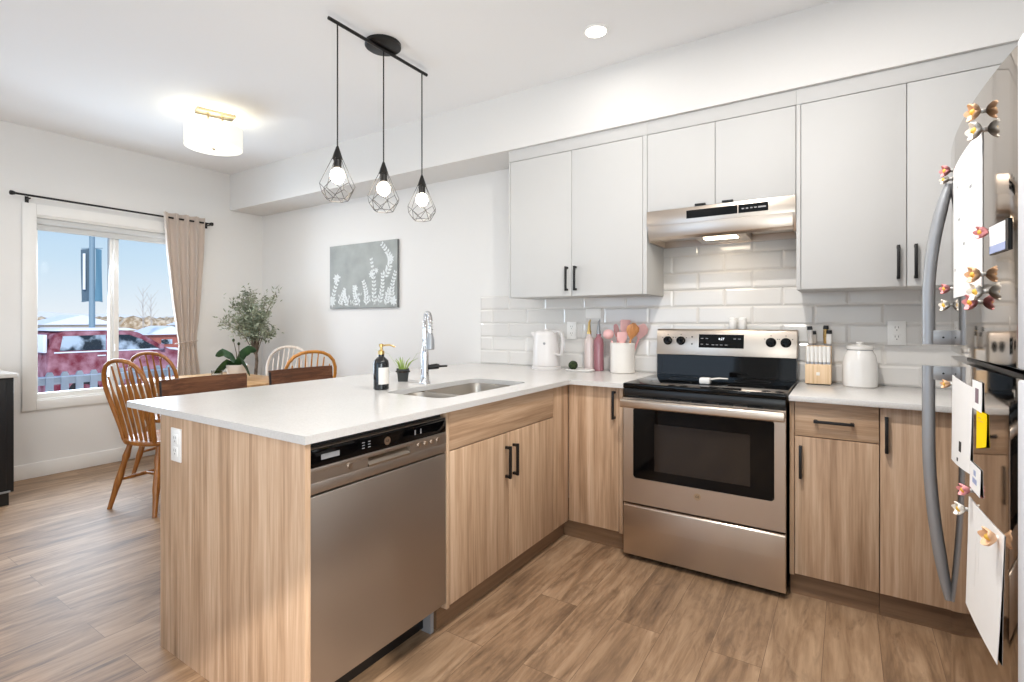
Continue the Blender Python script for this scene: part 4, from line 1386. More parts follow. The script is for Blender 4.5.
def sheet_on_door(name, y0, y1, z0, z1, label, cat, m_, curl=0.0, shear=0.0, dz=0.0, off=0.0010, part='sheet', extra=None):
    """A paper held on the door: follows its bow; y0 is the far edge."""
    t = thing(name, (FXs((y0 + y1) / 2) - off, (y0 + y1) / 2, z0), label, cat)

    def fn(u, v):
        y = y0 + (y1 - y0) * u + shear * (1 - v)
        z_ = z0 + (z1 - z0) * v + dz * (1 - v) * u
        cu = 0.25 * curl * (1 - v) ** 2 * (0.4 + 0.6 * u)
        return (FXs(y) - off - cu, y, z_)
    MB().sheet(fn, 14, 14, 0.0008).put(part, m_, t)
    return t, fn


def marks_on(t, fn, items, m_, name='ink_mark'):
    for (u0, u1, v0, v1) in items:
        MB().sheet(lambda a, b2: tuple(Vector(fn(u0 + (u1 - u0) * a, v0 + (v1 - v0) * b2)) + Vector((-0.0007, 0, 0))), 4, 3, 0.0003).put(name, m_, t)


p1, f1 = sheet_on_door('calendar_sheet', -1.300, -1.700, 1.312, 1.684, 'large white sheet held by flower magnets on the freezer door', 'paper', 'paper')
marks_on(p1, f1, [(0.10, 0.14, 0.2, 0.22), (0.3, 0.36, 0.55, 0.57), (0.5, 0.55, 0.35, 0.37), (0.7, 0.76, 0.7, 0.72), (0.25, 0.28, 0.8, 0.82)], 'legend')
p2, f2 = sheet_on_door('list_paper', -1.26, -1.612, 0.832, 1.086, 'white list sheet with a ragged lower edge, upper sheet on the refrigerator door', 'paper', 'paper', 0.01, 0.02, 0.04)
marks_on(p2, f2, [(0.55, 0.66, 0.18, 0.30), (0.45, 0.52, 0.05, 0.09)], 'dark')
p3, f3 = sheet_on_door('drawing_paper', -1.570, -1.845, 0.533, 0.812, 'blank white drawing sheet hanging lowest on the refrigerator door', 'paper', 'paper', 0.012, 0.03, 0.0)
marks_on(p3, f3, [(0.3, 0.32, 0.3, 0.8), (0.4, 0.42, 0.45, 0.8)], 'paper', 'fold_mark')
p4, f4 = sheet_on_door('photo_card', -1.616, -1.702, 1.038, 1.106, 'small white photo card with a dark print beside the white list sheet', 'card', 'paper', 0.004, 0.0, 0.0, 0.0020)
marks_on(p4, f4, [(0.35, 0.7, 0.25, 0.75)], 'ink', 'print')
p5, f5 = sheet_on_door('sticky_note', -1.655, -1.738, 0.948, 1.040, 'yellow paper note under the small photo card', 'note', 'yellow', 0.006, 0.0, 0.02, 0.0018)
marks_on(p5, f5, [(0.2, 0.5, 0.80, 0.83), (0.2, 0.7, 0.72, 0.74)], 'pistil')
p6, f6 = sheet_on_door('small_card', -1.590, -1.690, 0.842, 0.905, 'small white card with blue print between the list sheet and the drawing sheet', 'card', 'paper', 0.006, 0.0, 0.0, 0.0020)
marks_on(p6, f6, [(0.3, 0.7, 0.3, 0.5), (0.4, 0.6, 0.6, 0.8)], 'bluecard', 'print')
bdg = thing('magnet_card', (FXs(-1.80) - 0.004, -1.80, 1.39), 'white and blue magnetic card with dark edge, beside the large sheet on the freezer door', 'magnet')


def cardfn(y0, y1, z0, z1, off):
    def fn(u, v):
        y = y0 + (y1 - y0) * u
        return (FXs(y) - off, y, z0 + (z1 - z0) * v)
    return fn


MB().sheet(cardfn(-1.765, -1.875, 1.388, 1.450, 0.0022), 8, 4, 0.004).put('backing', 'black', bdg)
MB().sheet(cardfn(-1.767, -1.862, 1.406, 1.448, 0.0046), 8, 4, 0.0006).put('face', 'paper', bdg)
MB().sheet(cardfn(-1.767, -1.862, 1.390, 1.406, 0.0046), 8, 4, 0.0006).put('face_band', 'bluecard', bdg)

FL = [(-1.700, 1.722, 'petal_peach', 0.026, 'peach flower magnet, upper of the two at the near top corner of the large sheet'),
      (-1.712, 1.676, 'petal_white', 0.027, 'white flower magnet, lower of the two at the near top corner of the large sheet'),
      (-1.235, 1.700, 'petal_pink', 0.022, 'pink flower magnet at the far top corner of the large sheet'),
      (-1.160, 1.690, 'petal_white', 0.018, 'white flower magnet on the top end of the freezer handle'),
      (-1.700, 1.352, 'petal_peach', 0.024, 'peach flower magnet, topmost of the three at the near bottom corner of the large sheet'),
      (-1.722, 1.312, 'petal_white', 0.026, 'white flower magnet, middle of the three at the near bottom corner of the large sheet'),
      (-1.676, 1.290, 'petal_pink', 0.024, 'pink flower magnet, lowest of the three at the near bottom corner of the large sheet'),
      (-1.205, 1.345, 'petal_pink', 0.020, 'pink flower magnet, upper of the two at the far bottom corner of the large sheet'),
      (-1.195, 1.295, 'petal_white', 0.023, 'white flower magnet, lower of the two at the far bottom corner of the large sheet'),
      (-1.757, 1.440, 'petal_pink', 0.018, 'pink flower magnet on the edge of the magnetic card'),
      (-1.600, 0.834, 'petal_pink', 0.019, 'pink flower magnet on the small card above the drawing sheet'),
      (-1.548, 0.772, 'petal_white', 0.022, 'white flower magnet at the far top corner of the drawing sheet'),
      (-1.810, 0.795, 'petal_peach', 0.026, 'peach flower magnet at the near top corner of the drawing sheet'),
      (-1.225, 1.055, 'petal_peach', 0.017, 'small peach flower magnet at the far top corner of the list sheet')]
for k, (fy_, fz_, fm_, fr_r, lab) in enumerate(FL):
    fr_r = fr_r * 0.80
    xs = FXs(fy_) - 0.24 * fr_r
    t = thing('flower_magnet', (xs, fy_, fz_), lab, 'magnet', 'flower magnets on the refrigerator')
    mb = MB()
    rings = []
    nseg = 40
    for (rr, dd_) in ((0.10, 0.004), (0.40, 0.010), (0.72, 0.017), (0.92, 0.020), (1.0, 0.017), (0.92, 0.013), (0.62, 0.006), (0.25, 0.001)):
        ring = []
        for i in range(nseg):
            a = 2 * PI * i / nseg + k * 0.7
            lob = 1.0 if rr < 0.3 else (1 - (0.34 * rr) * (1 - abs(math.cos(2.5 * a)) ** 0.6))
            r_ = fr_r * rr * lob
            ring.append(mb.bm.verts.new((-dd_ - 0.003 * math.sin(5 * a + 1) * rr, r_ * math.cos(a), r_ * math.sin(a))))
        rings.append(ring)
    mb.skin(rings, True)
    mb.put('petals', fm_, t, world_coords=False, smooth=60)
    MB().ball((-0.012, 0, 0), 0.008, 0.0075, 0.0075, 10, 8).put('pistil', 'pistil', t, world_coords=False)
    MB().cyl((-0.003, 0, 0), (0.22 * fr_r, 0, 0), 0.005, 10).put('magnet_disc', 'plastic', t, world_coords=False)
    t.rotation_euler = (0, 0, 0.29)

# ------------------------------------------------------------------ lamps
PX, PZ0 = -1.160, 1.984
pl = thing('pendant_light', (PX, -1.268, 2.70), 'black bar pendant light with three wire cage drops over the peninsula', 'pendant lamp')
MB().lathe((PX, -1.266, 2.7775), [(0.001, -0.024), (0.090, -0.024), (0.098, -0.018), (0.098, -0.0005), (0.001, -0.0005)], 40).put('ceiling_canopy', 'blackmetal', pl)
MB().cyl((PX, -1.624, 2.745), (PX, -0.912, 2.745), 0.009, 12).put('bar', 'blackmetal', pl)
for py_ in (-1.570, -1.262, -0.955):
    MB().tube([(PX, py_, 2.745), (PX, py_, PZ0 + 0.136)], 0.0036, 8).put('cord', 'blackmetal', pl)
    MB().lathe((PX, py_, PZ0), [(0.024, 0.075), (0.026, 0.078), (0.018, 0.105), (0.007, 0.137), (0.004, 0.142)], 12).put('cap', 'blackmetal', pl)
    MB().lathe((PX, py_, PZ0), [(0.016, 0.030), (0.020, 0.034), (0.020, 0.072), (0.016, 0.076)], 16).put('lamp_socket', 'blackmetal', pl)
    MB().ball((PX, py_, PZ0 - 0.008), 0.036, 0.036, 0.040, 18, 14).put('bulb', 'bulb', pl)
    cg = MB()
    n = 6
    T = [Vector((PX + 0.025 * math.cos(2 * PI * k / n), py_ + 0.025 * math.sin(2 * PI * k / n), PZ0 + 0.078)) for k in range(n)]
    W = [Vector((PX + 0.086 * math.cos(2 * PI * k / n), py_ + 0.086 * math.sin(2 * PI * k / n), PZ0 - 0.055)) for k in range(n)]
    L_ = [Vector((PX + 0.081 * math.cos(2 * PI * (k + 0.5) / n), py_ + 0.081 * math.sin(2 * PI * (k + 0.5) / n), PZ0 - 0.085)) for k in range(n)]
    B_ = [Vector((PX + 0.052 * math.cos(2 * PI * k / n), py_ + 0.052 * math.sin(2 * PI * k / n), PZ0 - 0.130)) for k in range(n)]
    for k in range(n):
        q = (k + 1) % n
        for (a, b2) in ((T[k], W[k]), (W[k], L_[k]), (L_[k], W[q]), (L_[k], B_[k]), (L_[k], B_[q]), (B_[k], B_[q])):
            cg.tube([a, b2], 0.0017, 6)
    bmesh.ops.remove_doubles(cg.bm, verts=cg.bm.verts, dist=0.0001)
    cg.put('wire_cage', 'wire', pl)
    pd = bpy.data.lights.new('pendant_glow', 'POINT')
    pd.energy = 0.7
    pd.color = (1.0, 0.86, 0.68)
    pd.shadow_soft_size = 0.05
    po = bpy.data.objects.new('pendant_glow', pd)
    COL.objects.link(po)
    po.location = (PX, py_, PZ0 - 0.06)

cl = thing('ceiling_light', (-2.95, -1.28, 2.52), 'round white drum ceiling light with metal canopy over the dining table', 'ceiling lamp')
lx, ly = -2.935, -1.275
cp = MB().box(-0.055, 0.055, -0.125, 0.125, -0.018, 0.0, 0.003)
cp.xf(Matrix.Translation((lx + 0.02, ly, 2.7775)) @ Matrix.Rotation(R(-15), 4, 'Z')).put('ceiling_canopy', 'nickel', cl)
for s in (-0.045, 0.045):
    MB().cyl((lx + 0.02 + s * 0.26, ly + s, 2.66), (lx + 0.02 + s * 0.26, ly + s, 2.762), 0.008, 12).put('stem', 'nickel', cl)
mb = MB()
n = 48
for (r0_, r1_) in ((0.190, 0.187),):
    o0 = mb.ring(Vector((lx, ly, 2.525)), r0_, n, Vector((1, 0, 0)), Vector((0, 1, 0)))
    o1 = mb.ring(Vector((lx, ly, 2.672)), r0_, n, Vector((1, 0, 0)), Vector((0, 1, 0)))
    i1 = mb.ring(Vector((lx, ly, 2.672)), r1_, n, Vector((1, 0, 0)), Vector((0, 1, 0)))
    i0 = mb.ring(Vector((lx, ly, 2.525)), r1_, n, Vector((1, 0, 0)), Vector((0, 1, 0)))
    mb.skin([o0, o1, i1, i0], False, True)
mb.put('drum_shade', 'shade', cl)
MB().lathe((lx, ly, 2.525), [(0.1895, 0.006), (0.186, -0.002), (0.12, -0.006), (0.001, -0.007)], 48).put('diffuser', 'diffuser', cl)
MB().lathe((lx, ly, 2.525), [(0.001, -0.020), (0.008, -0.018), (0.012, -0.010), (0.012, -0.006)], 16).put('finial', 'nickel', cl)
pd = bpy.data.lights.new('ceiling_light_glow', 'POINT')
pd.energy = 1.4
pd.color = (1.0, 0.88, 0.70)
pd.shadow_soft_size = 0.06
po = bpy.data.objects.new('ceiling_light_glow', pd)
COL.objects.link(po)
po.location = (lx, ly, 2.63)

area('ceiling_light_diffuser_glow', (lx, ly, 2.510), (0, 0, -1), 0.34, 0.34, 11, (1.0, 0.96, 0.91), 'DISK')

rl = thing('recessed_light', (-0.121, -0.745, 2.77), 'round white recessed ceiling downlight near the wall cabinets', 'ceiling lamp')
MB().lathe((-0.121, -0.745, 2.7775), [(0.066, -0.0005), (0.066, -0.006), (0.058, -0.012), (0.054, -0.010), (0.054, -0.0005)], 36).put('trim_ring', 'plastic', rl)
MB().lathe((-0.121, -0.745, 2.7775), [(0.053, -0.001), (0.053, -0.010), (0.03, -0.013), (0.001, -0.014)], 32).put('lens', 'downlens', rl)

# ------------------------------------------------------------------ dining corner
art = thing('canvas_print', (-2.775, 0, 1.36), 'square grey canvas with white wildflower sprays on the dining wall', 'picture')
AX0, AX1, AZ0, AZ1 = -3.232, -2.318, 1.366, 1.966
MB().box(AX0, AX1, -0.024, -0.001, AZ0, AZ1, 0.003).put('stretched_canvas', 'canvas', art)
MB().box(AX0 - 0.002, AX0, -0.0235, -0.001, AZ0, AZ1).box(AX0, AX1, -0.0235, -0.001, AZ0 - 0.002, AZ0).box(AX1, AX1 + 0.002, -0.0235, -0.001, AZ0, AZ1).put('wrapped_edge', 'canvasedge', art)
rnd = random.Random(11)


def blade(mb, x, z, a, ln, w):
    """A small flat leaf on the canvas from (x, z) at angle a."""
    dx, dz = math.cos(a), math.sin(a)
    nx_, nz_ = -dz, dx
    P = [(x, z), (x + dx * ln * 0.5 + nx_ * w, z + dz * ln * 0.5 + nz_ * w), (x + dx * ln, z + dz * ln), (x + dx * ln * 0.5 - nx_ * w, z + dz * ln * 0.5 - nz_ * w)]
    P = [(min(max(p[0], AX0 + 0.004), AX1 - 0.004), min(max(p[1], AZ0 + 0.004), AZ1 - 0.004)) for p in P]
    try:
        mb.bm.faces.new([mb.bm.verts.new((p[0], -0.0248 - 0.0002 * rnd.random(), p[1])) for p in P])
    except ValueError:
        pass


fp_ = MB()


def spray(x0, z0, x1, z1, bend, nl, ln, w):
    pr = None
    for k in range(nl + 1):
        t = k / nl
        x = x0 + (x1 - x0) * t + bend * math.sin(PI * t)
        z_ = z0 + (z1 - z0) * t
        if pr:
            a = math.atan2(z_ - pr[1], x - pr[0])
            blade(fp_, pr[0], pr[1], a, math.hypot(x - pr[0], z_ - pr[1]), 0.0022)
            for s in (-1, 1):
                blade(fp_, x, z_, a + s * (0.7 + 0.3 * rnd.random()), ln * (1.1 - 0.5 * t), w)
        pr = (x, z_)


def bloom(x, z, r):
    for k in range(7):
        blade(fp_, x, z, 2 * PI * k / 7 + 0.3, r, r * 0.22)


spray(-2.50, 1.62, -2.50, 1.93, 0.09, 12, 0.055, 0.012)
spray(-2.36, 1.38, -2.34, 1.67, -0.03, 10, 0.05, 0.011)
spray(-2.62, 1.38, -2.645, 1.80, 0.02, 12, 0.045, 0.010)
spray(-2.56, 1.38, -2.50, 1.66, 0.02, 9, 0.05, 0.011)
spray(-2.72, 1.38, -2.75, 1.60, 0.02, 9, 0.05, 0.011)
spray(-2.80, 1.38, -2.88, 1.56, -0.02, 8, 0.05, 0.012)
spray(-2.95, 1.38, -3.02, 1.52, -0.02, 7, 0.05, 0.012)
spray(-3.10, 1.38, -3.02, 1.54, 0.0, 7, 0.045, 0.012)
spray(-3.20, 1.38, -3.10, 1.66, -0.02, 8, 0.05, 0.012)
spray(-2.46, 1.38, -2.42, 1.52, 0.0, 6, 0.05, 0.012)
for (x, z, r) in ((-2.395, 1.80, 0.045), (-3.135, 1.65, 0.055), (-3.20, 1.43, 0.06), (-2.645, 1.67, 0.04), (-2.36, 1.42, 0.05), (-2.86, 1.55, 0.035), (-2.58, 1.70, 0.03)):
    bloom(x, z, r)
for k in range(60):
    x = AX0 + 0.03 + rnd.random() * (AX1 - AX0 - 0.06)
    blade(fp_, x, AZ0 + 0.01 + rnd.random() * 0.10, R(60 + 60 * rnd.random()), 0.035, 0.006)
fo = fp_.put('floral_pattern', 'floral', art, smooth=0)

rod = thing('curtain_rod', (XL + 0.09, -1.3, 2.22), 'thin black curtain rod with round ends above the dining window', 'curtain rod')
MB().cyl((XL + 0.09, -2.045, 2.222), (XL + 0.09, -0.605, 2.212), 0.0085, 12).put('rod', 'blackmetal', rod)
for (y, zz, s) in ((-2.06, 2.222, -1), (-0.59, 2.212, 1)):
    MB().lathe((XL + 0.09, y - 0.02 * s, zz), [(0.009, 0.0), (0.013, 0.006), (0.018, 0.02), (0.017, 0.032), (0.001, 0.038)] if s > 0 else [(0.001, -0.038), (0.017, -0.032), (0.018, -0.02), (0.013, -0.006), (0.009, 0.0)], 18, 'Y').put('finial', 'blackmetal', rod)
for y in (-1.955, -0.60):
    MB().box(XL + 0.0005, XL + 0.006, y - 0.012, y + 0.012, 2.175, 2.225, 0.002).box(XL + 0.005, XL + 0.084, y - 0.005, y + 0.005, 2.196, 2.206, 0.002).put('bracket', 'blackmetal', rod)

# curtain panel: gathered folds, tied in at about a metre
cur = thing('curtain', (XL + 0.09, -0.83, 0.02), 'taupe curtain panel tied back at the side of the dining window', 'curtain')


def cur_edges(z_):
    """left and right y of the panel and depth of folds by height"""
    keys = [(0.05, -0.935, -0.69), (0.70, -0.925, -0.705), (0.98, -0.905, -0.735), (1.04, -0.90, -0.742), (1.10, -0.915, -0.735), (1.44, -0.962, -0.705), (1.9, -1.01, -0.675), (2.26, -1.035, -0.665)]
    for i in range(len(keys) - 1):
        if z_ <= keys[i + 1][0]:
            t = (z_ - keys[i][0]) / (keys[i + 1][0] - keys[i][0])
            t = max(0, min(1, t))
            return keys[i][1] + (keys[i + 1][1] - keys[i][1]) * t, keys[i][2] + (keys[i + 1][2] - keys[i][2]) * t
    return keys[-1][1], keys[-1][2]


def curfn(u, v):
    z_ = 0.05 + (2.258 - 0.05) * v
    a, b2 = cur_edges(z_)
    amp = 0.036 if z_ > 1.2 else 0.022
    ph = 2 * PI * 4.0 * u + 0.4
    y = a + (b2 - a) * (u + 0.018 * math.sin(ph * 2 + 1))
    return (XL + 0.092 + amp * math.sin(ph) + 0.006 * math.sin(3 * ph + 5 * v), y, z_)


MB().sheet(curfn, 96, 30, 0.003).put('fabric_panel', 'curtain', cur, smooth=80)
tb = []
for k in range(24):
    a = 2 * PI * k / 24
    tb.append((XL + 0.092 + 0.045 * math.cos(a), -0.821 + 0.095 * math.sin(a), 1.040 + 0.012 * math.sin(a + 0.6)))
MB().tube(tb, 0.008, 8, True, flat=0.6).put('tieback', 'curtain', cur)
MB().tube([(XL + 0.07, -0.74, 1.05), (XL + 0.015, -0.72, 1.06), (XL + 0.001, -0.72, 1.06)], 0.004, 6).put('tieback_hook', 'blackmetal', cur)

sb = thing('sideboard', (-4.03, -2.75, 0), 'black sideboard with pale top against the window wall, at the frame edge', 'sideboard')
MB().box(-4.385, -3.735, -3.30, -2.185, 0.09, 0.862, 0.004).put('cabinet_body', 'sideboard', sb)
MB().box(-4.392, -3.715, -3.32, -2.168, 0.863, 0.892, 0.004).put('top', 'quartz', sb)
MB().box(-4.36, -3.76, -3.27, -2.205, 0.0, 0.089).put('plinth', 'black', sb)
MB().box(-3.734, -3.722, -3.29, -2.205, 0.092, 0.104, 0.002).put('lower_rail', 'handle', sb)
for (a, b2) in ((-3.29, -2.765), (-2.755, -2.225)):
    dr = MB().box(-3.7345, -3.726, a, b2, 0.115, 0.852, 0.003).put('door', 'sideboard', sb)
    MB().cyl((-3.727, (-2.80 if a < -3 else -2.72), 0.50), (-3.712, (-2.80 if a < -3 else -2.72), 0.50), 0.010, 12).put('knob', 'blackmetal', dr)

# dining table
tb_ = thing('dining_table', (-3.42, -0.95, 0), 'light brown wooden dining table in the corner, between the chairs', 'table')
MB().box(-4.02, -2.86, -1.32, -0.585, 0.722, 0.752, 0.006).put('tabletop', 'tablewood', tb_)
MB().box(-3.94, -2.94, -1.25, -0.655, 0.63, 0.7215, 0.003).put('apron', 'tablewood', tb_)
MB().lathe((-3.42, -0.95, 0.06), [(0.050, 0), (0.060, 0.03), (0.050, 0.10), (0.075, 0.22), (0.060, 0.34), (0.042, 0.44), (0.060, 0.52), (0.090, 0.569)], 24).put('pedestal', 'tablewood', tb_)
for k in range(4):
    a = R(45 + 90 * k)
    ca, sa = math.cos(a), math.sin(a)
    MB().tube([(-3.42 + 0.03 * ca, -0.95 + 0.03 * sa, 0.11), (-3.42 + 0.13 * ca, -0.95 + 0.13 * sa, 0.075), (-3.42 + 0.25 * ca, -0.95 + 0.25 * sa, 0.022)], [0.030, 0.026, 0.021], 10).put('foot', 'tablewood', tb_)

# orchid on the table
orc = thing('potted_orchid', (-3.36, -0.868, 0.752), 'orchid with dark strap leaves in a white pot on the dining table', 'plant')
ox_, oy_ = -3.36, -0.868
MB().lathe((ox_, oy_, 0.752), [(0.062, 0), (0.068, 0.006), (0.085, 0.11), (0.087, 0.122), (0.080, 0.122), (0.076, 0.10), (0.001, 0.098)], 28).put('pot', 'white', orc)
MB().lathe((ox_, oy_, 0.752), [(0.074, 0.098), (0.070, 0.108), (0.001, 0.112)], 20).put('bark_mix', 'soil', orc)
RV = Vector((0.837, 0.548, 0))
for (sx_, pts) in ((1, [(0, 0.11, 0), (-0.05, 0.19, 0.0), (-0.13, 0.225, 0.02), (-0.20, 0.19, 0.03)]), (1, [(0, 0.11, 0), (0.04, 0.21, 0.02), (0.09, 0.25, 0.03), (0.145, 0.235, 0.04)]), (1, [(0, 0.11, -0.02), (-0.05, 0.15, -0.06), (-0.10, 0.08, -0.09), (-0.135, 0.03, -0.10)]), (1, [(0, 0.11, -0.02), (0.06, 0.17, -0.05), (0.115, 0.10, -0.07), (0.145, 0.03, -0.07)])):
    P3 = [Vector((ox_, oy_, 0.752)) + RV * p[0] + Vector((0, 0, p[1])) + Vector((-0.548, 0.837, 0)) * p[2] for p in pts]
    fine_ = []
    for i in range(len(P3) - 1):
        for s in range(4):
            fine_.append(P3[i].lerp(P3[i + 1], s / 4))
    fine_.append(P3[-1])
    m = len(fine_)
    rs = [0.010 + 0.026 * math.sin(PI * min(1, (i / (m - 1)) * 0.92 + 0.06)) ** 0.8 for i in range(m)]
    rs[-1] = 0.004
    MB().tube(fine_, rs, 10, flat=0.14, up=(-0.42, 0.64, 0.64)).put('leaf', 'leaf', orc)
for (dx, hh) in ((-0.03, 0.33), (0.015, 0.30)):
    a = Vector((ox_, oy_, 0.86))
    e_ = a + RV * dx + Vector((0, 0, hh - 0.11))
    MB().tube([a, a.lerp(e_, 0.5) + RV * 0.01, e_], [0.004, 0.0035, 0.003], 7).put('flower_stem', 'bark', orc)
    MB().ball(e_, 0.011, 0.011, 0.014, 10, 8).put('bud', 'moss', orc)
gj = thing('glass_tumbler', (-3.21, -1.112, 0.752), 'small clear glass tumbler on the dining table beside the orchid', 'glass')
MB().lathe((-3.21, -1.112, 0.752), [(0.034, 0), (0.040, 0.10), (0.0385, 0.10), (0.0325, 0.006), (0.001, 0.006)], 24).put('vessel', 'clear', gj)
MB().lathe((-3.21, -1.112, 0.752), [(0.032, 0.0062), (0.0365, 0.07), (0.001, 0.07)], 24).put('candle_wax', 'offwhite', gj)

# olive tree
ot = thing('olive_tree', (-3.80, -0.44, 0), 'tall artificial olive tree with grey green leaves in the dining corner', 'plant')
tx, ty = -3.80, -0.44
MB().lathe((tx, ty, 0), [(0.10, 0), (0.115, 0.01), (0.145, 0.27), (0.15, 0.29), (0.138, 0.29), (0.13, 0.25), (0.001, 0.25)], 28).put('pot', 'offwhite', ot)
MB().lathe((tx, ty, 0), [(0.131, 0.251), (0.10, 0.262), (0.001, 0.265)], 20).put('soil', 'soil', ot)
trunk_pts = [(tx, ty, 0.26), (tx + 0.012, ty, 0.5), (tx - 0.008, ty, 0.72), (tx + 0.012, ty, 0.86), (tx, ty, 0.95)]
MB().tube(trunk_pts, [0.020, 0.018, 0.016, 0.015, 0.013], 10).put('trunk', 'bark', ot)
rt = random.Random(4)
base_top = Vector((tx, ty, 0.93))
RVt = Vector((0.837, 0.548, 0))
FVt = Vector((-0.548, 0.837, 0))
tips = []
for k in range(26):
    # crown: a wide fan in view, thinner in depth
    ux_ = -0.265 + 0.425 * (k / 25.0) + 0.05 * (rt.random() - 0.5)
    uz = 0.16 + 0.44 * rt.random() ** 0.7
    if ux_ < -0.20:
        uz = 0.16 + 0.36 * rt.random()
    ud = 0.26 * (rt.random() - 0.5)
    e_ = base_top + RVt * ux_ + FVt * ud + Vector((0, 0, uz))
    e_.x = max(e_.x, XL + 0.05)
    e_.y = min(e_.y, -0.05)
    midp = base_top.lerp(e_, 0.5) + Vector((0, 0, 0.05)) - RVt * ux_ * 0.12
    MB().tube([base_top - Vector((0, 0, 0.03)), midp, e_], [0.005, 0.004, 0.002], 7).put('branch', 'bark', ot)
    tips.append((midp, e_))
lf = MB()
for (a, b2) in tips:
    for k in range(110):
        t = 0.12 + rt.random()
        c = a.lerp(b2, min(t, 1.05)) + Vector((rt.gauss(0, 0.024), rt.gauss(0, 0.024), rt.gauss(0, 0.030)))
        c.x = max(c.x, XL + 0.035)
        c.y = min(c.y, -0.04)
        dv = Vector((rt.gauss(0, 1), rt.gauss(0, 1), rt.gauss(0.5, 0.8))).normalized()
        w_ = dv.cross(Vector((rt.gauss(0, 1), rt.gauss(0, 1), rt.gauss(0, 1)))).normalized() * 0.0068
        ln = 0.034 + 0.016 * rt.random()
        vs = [lf.bm.verts.new(p) for p in (c, c + dv * ln * 0.5 + w_, c + dv * ln, c + dv * ln * 0.5 - w_)]
        lf.bm.faces.new(vs)
lo = lf.put('foliage', 'olive', ot, smooth=0)
lo['kind'] = 'stuff'


# windsor chairs
def make_windsor(name, label, m_, loc, rz, group, arrow=True, m_sp=None):
    t = thing(name, loc, label, 'chair', group, rz)
    m_sp = m_sp or m_
    # seat: rounded shield
    prof = []
    nseg = 36
    sh_ = []
    for i in range(nseg):
        a = 2 * PI * i / nseg
        c_, s_ = math.cos(a), math.sin(a)
        rx = 0.225 - 0.018 * max(0, -s_)
        ry = 0.215
        e1 = 0.78
        sh_.append((rx * math.copysign(abs(c_) ** e1, c_), ry * math.copysign(abs(s_) ** e1, s_)))
    mb = MB()
    rings = []
    for (sc2, zz) in ((0.86, 0.428), (0.97, 0.436), (1.0, 0.450), (0.985, 0.462), (0.90, 0.466), (0.6, 0.458), (0.2, 0.455)):
        rings.append([mb.bm.verts.new((p[0] * sc2, p[1] * sc2, zz)) for p in sh_])
    mb.skin(rings)
    mb.put('seat', m_, t, False)
    for (sx, sy) in ((-1, 1), (1, 1), (-1, -1), (1, -1)):
        a = Vector((sx * 0.135, sy * 0.13, 0.436))
        b2 = Vector((sx * 0.215, sy * 0.215, 0.0))
        MB().tube([a, a.lerp(b2, 0.12), a.lerp(b2, 0.22), a.lerp(b2, 0.3), a.lerp(b2, 0.5), a.lerp(b2, 0.62), a.lerp(b2, 0.72), a.lerp(b2, 0.97), b2], [0.016, 0.017, 0.0225, 0.017, 0.021, 0.022, 0.018, 0.0135, 0.014], 12).put('leg', m_, t, False)
    for sx in (-1, 1):
        MB().tube([(sx * 0.182, 0.178, 0.185), (sx * 0.182, 0.0, 0.185), (sx * 0.182, -0.178, 0.185)], [0.009, 0.0135, 0.009], 10).put('stretcher', m_, t, False)
    MB().tube([(-0.18, 0.0, 0.187), (0, 0.0, 0.187), (0.18, 0.0, 0.187)], [0.009, 0.0135, 0.009], 10).put('stretcher', m_, t, False)
    # hoop back, leaning back
    lean = lambda zz: -0.165 - 0.125 * ((zz - 0.46) / 0.53) ** 1.05 if zz > 0.46 else -0.165
    hp_ = []
    for (x, zz) in ((0.146, 0.452), (0.160, 0.55), (0.180, 0.65), (0.197, 0.74), (0.204, 0.80), (0.199, 0.86), (0.178, 0.915), (0.140, 0.957), (0.088, 0.983), (0.03, 0.993)):
        hp_.append((x, lean(zz), zz))
    hp_ = hp_ + [(-p[0], p[1], p[2]) for p in reversed(hp_)]
    MB().tube(hp_, 0.0135, 12, flat=1.0, up=(0, 1, 0)).put('back_hoop', m_, t, False)
    ns = 6 if arrow else 7
    for k in range(ns):
        f = (k - (ns - 1) / 2) / ((ns - 1) / 2)
        xb, xt = f * 0.112, f * 0.150
        zt = 0.990 - 0.105 * abs(f) ** 2.2
        pts, rs, fl_ = [], [], []
        for j, tt in enumerate((0.0, 0.2, 0.40, 0.52, 0.58, 0.66, 0.78, 0.9, 1.0)):
            zz = 0.455 + (zt - 0.455) * tt
            pts.append((xb + (xt - xb) * tt, lean(zz), zz))
            if arrow:
                rs.append((0.0085, 0.014, 0.019, 0.0205, 0.021, 0.0195, 0.0075, 0.006, 0.0055)[j])
                fl_.append((1, 0.6, 0.4, 0.4, 0.4, 0.4, 0.9, 1, 1)[j])
            else:
                rs.append((0.006, 0.007, 0.008, 0.008, 0.008, 0.0075, 0.0065, 0.0055, 0.005)[j])
                fl_.append(1)
        MB().tube(pts, rs, 8, flat=fl_, up=(0, 1, 0)).put('spindle', m_sp, t, False)
    return t


c1 = make_windsor('windsor_chair', 'honey oak arrow-back chair standing nearest the peninsula corner, its legs in full view', 'chair_oak', (-2.94, -1.605, 0), R(12.7), 'windsor chairs around the dining table')
copy_thing(c1, (-3.69, -1.185, 0), R(25), 'honey oak arrow-back chair in front of the window curtain, behind the nearest chair')
make_windsor('windsor_chair', 'whitewashed hoop-back chair next to the olive tree by the wall', 'washed', (-3.40, -0.53, 0), R(205), 'windsor chairs around the dining table', False, 'washed')
make_windsor('windsor_chair', 'golden yellow oak hoop-back chair at the table end, partly in front of the whitewashed chair', 'golden', (-2.935, -0.545, 0), R(72), 'windsor chairs around the dining table', False)


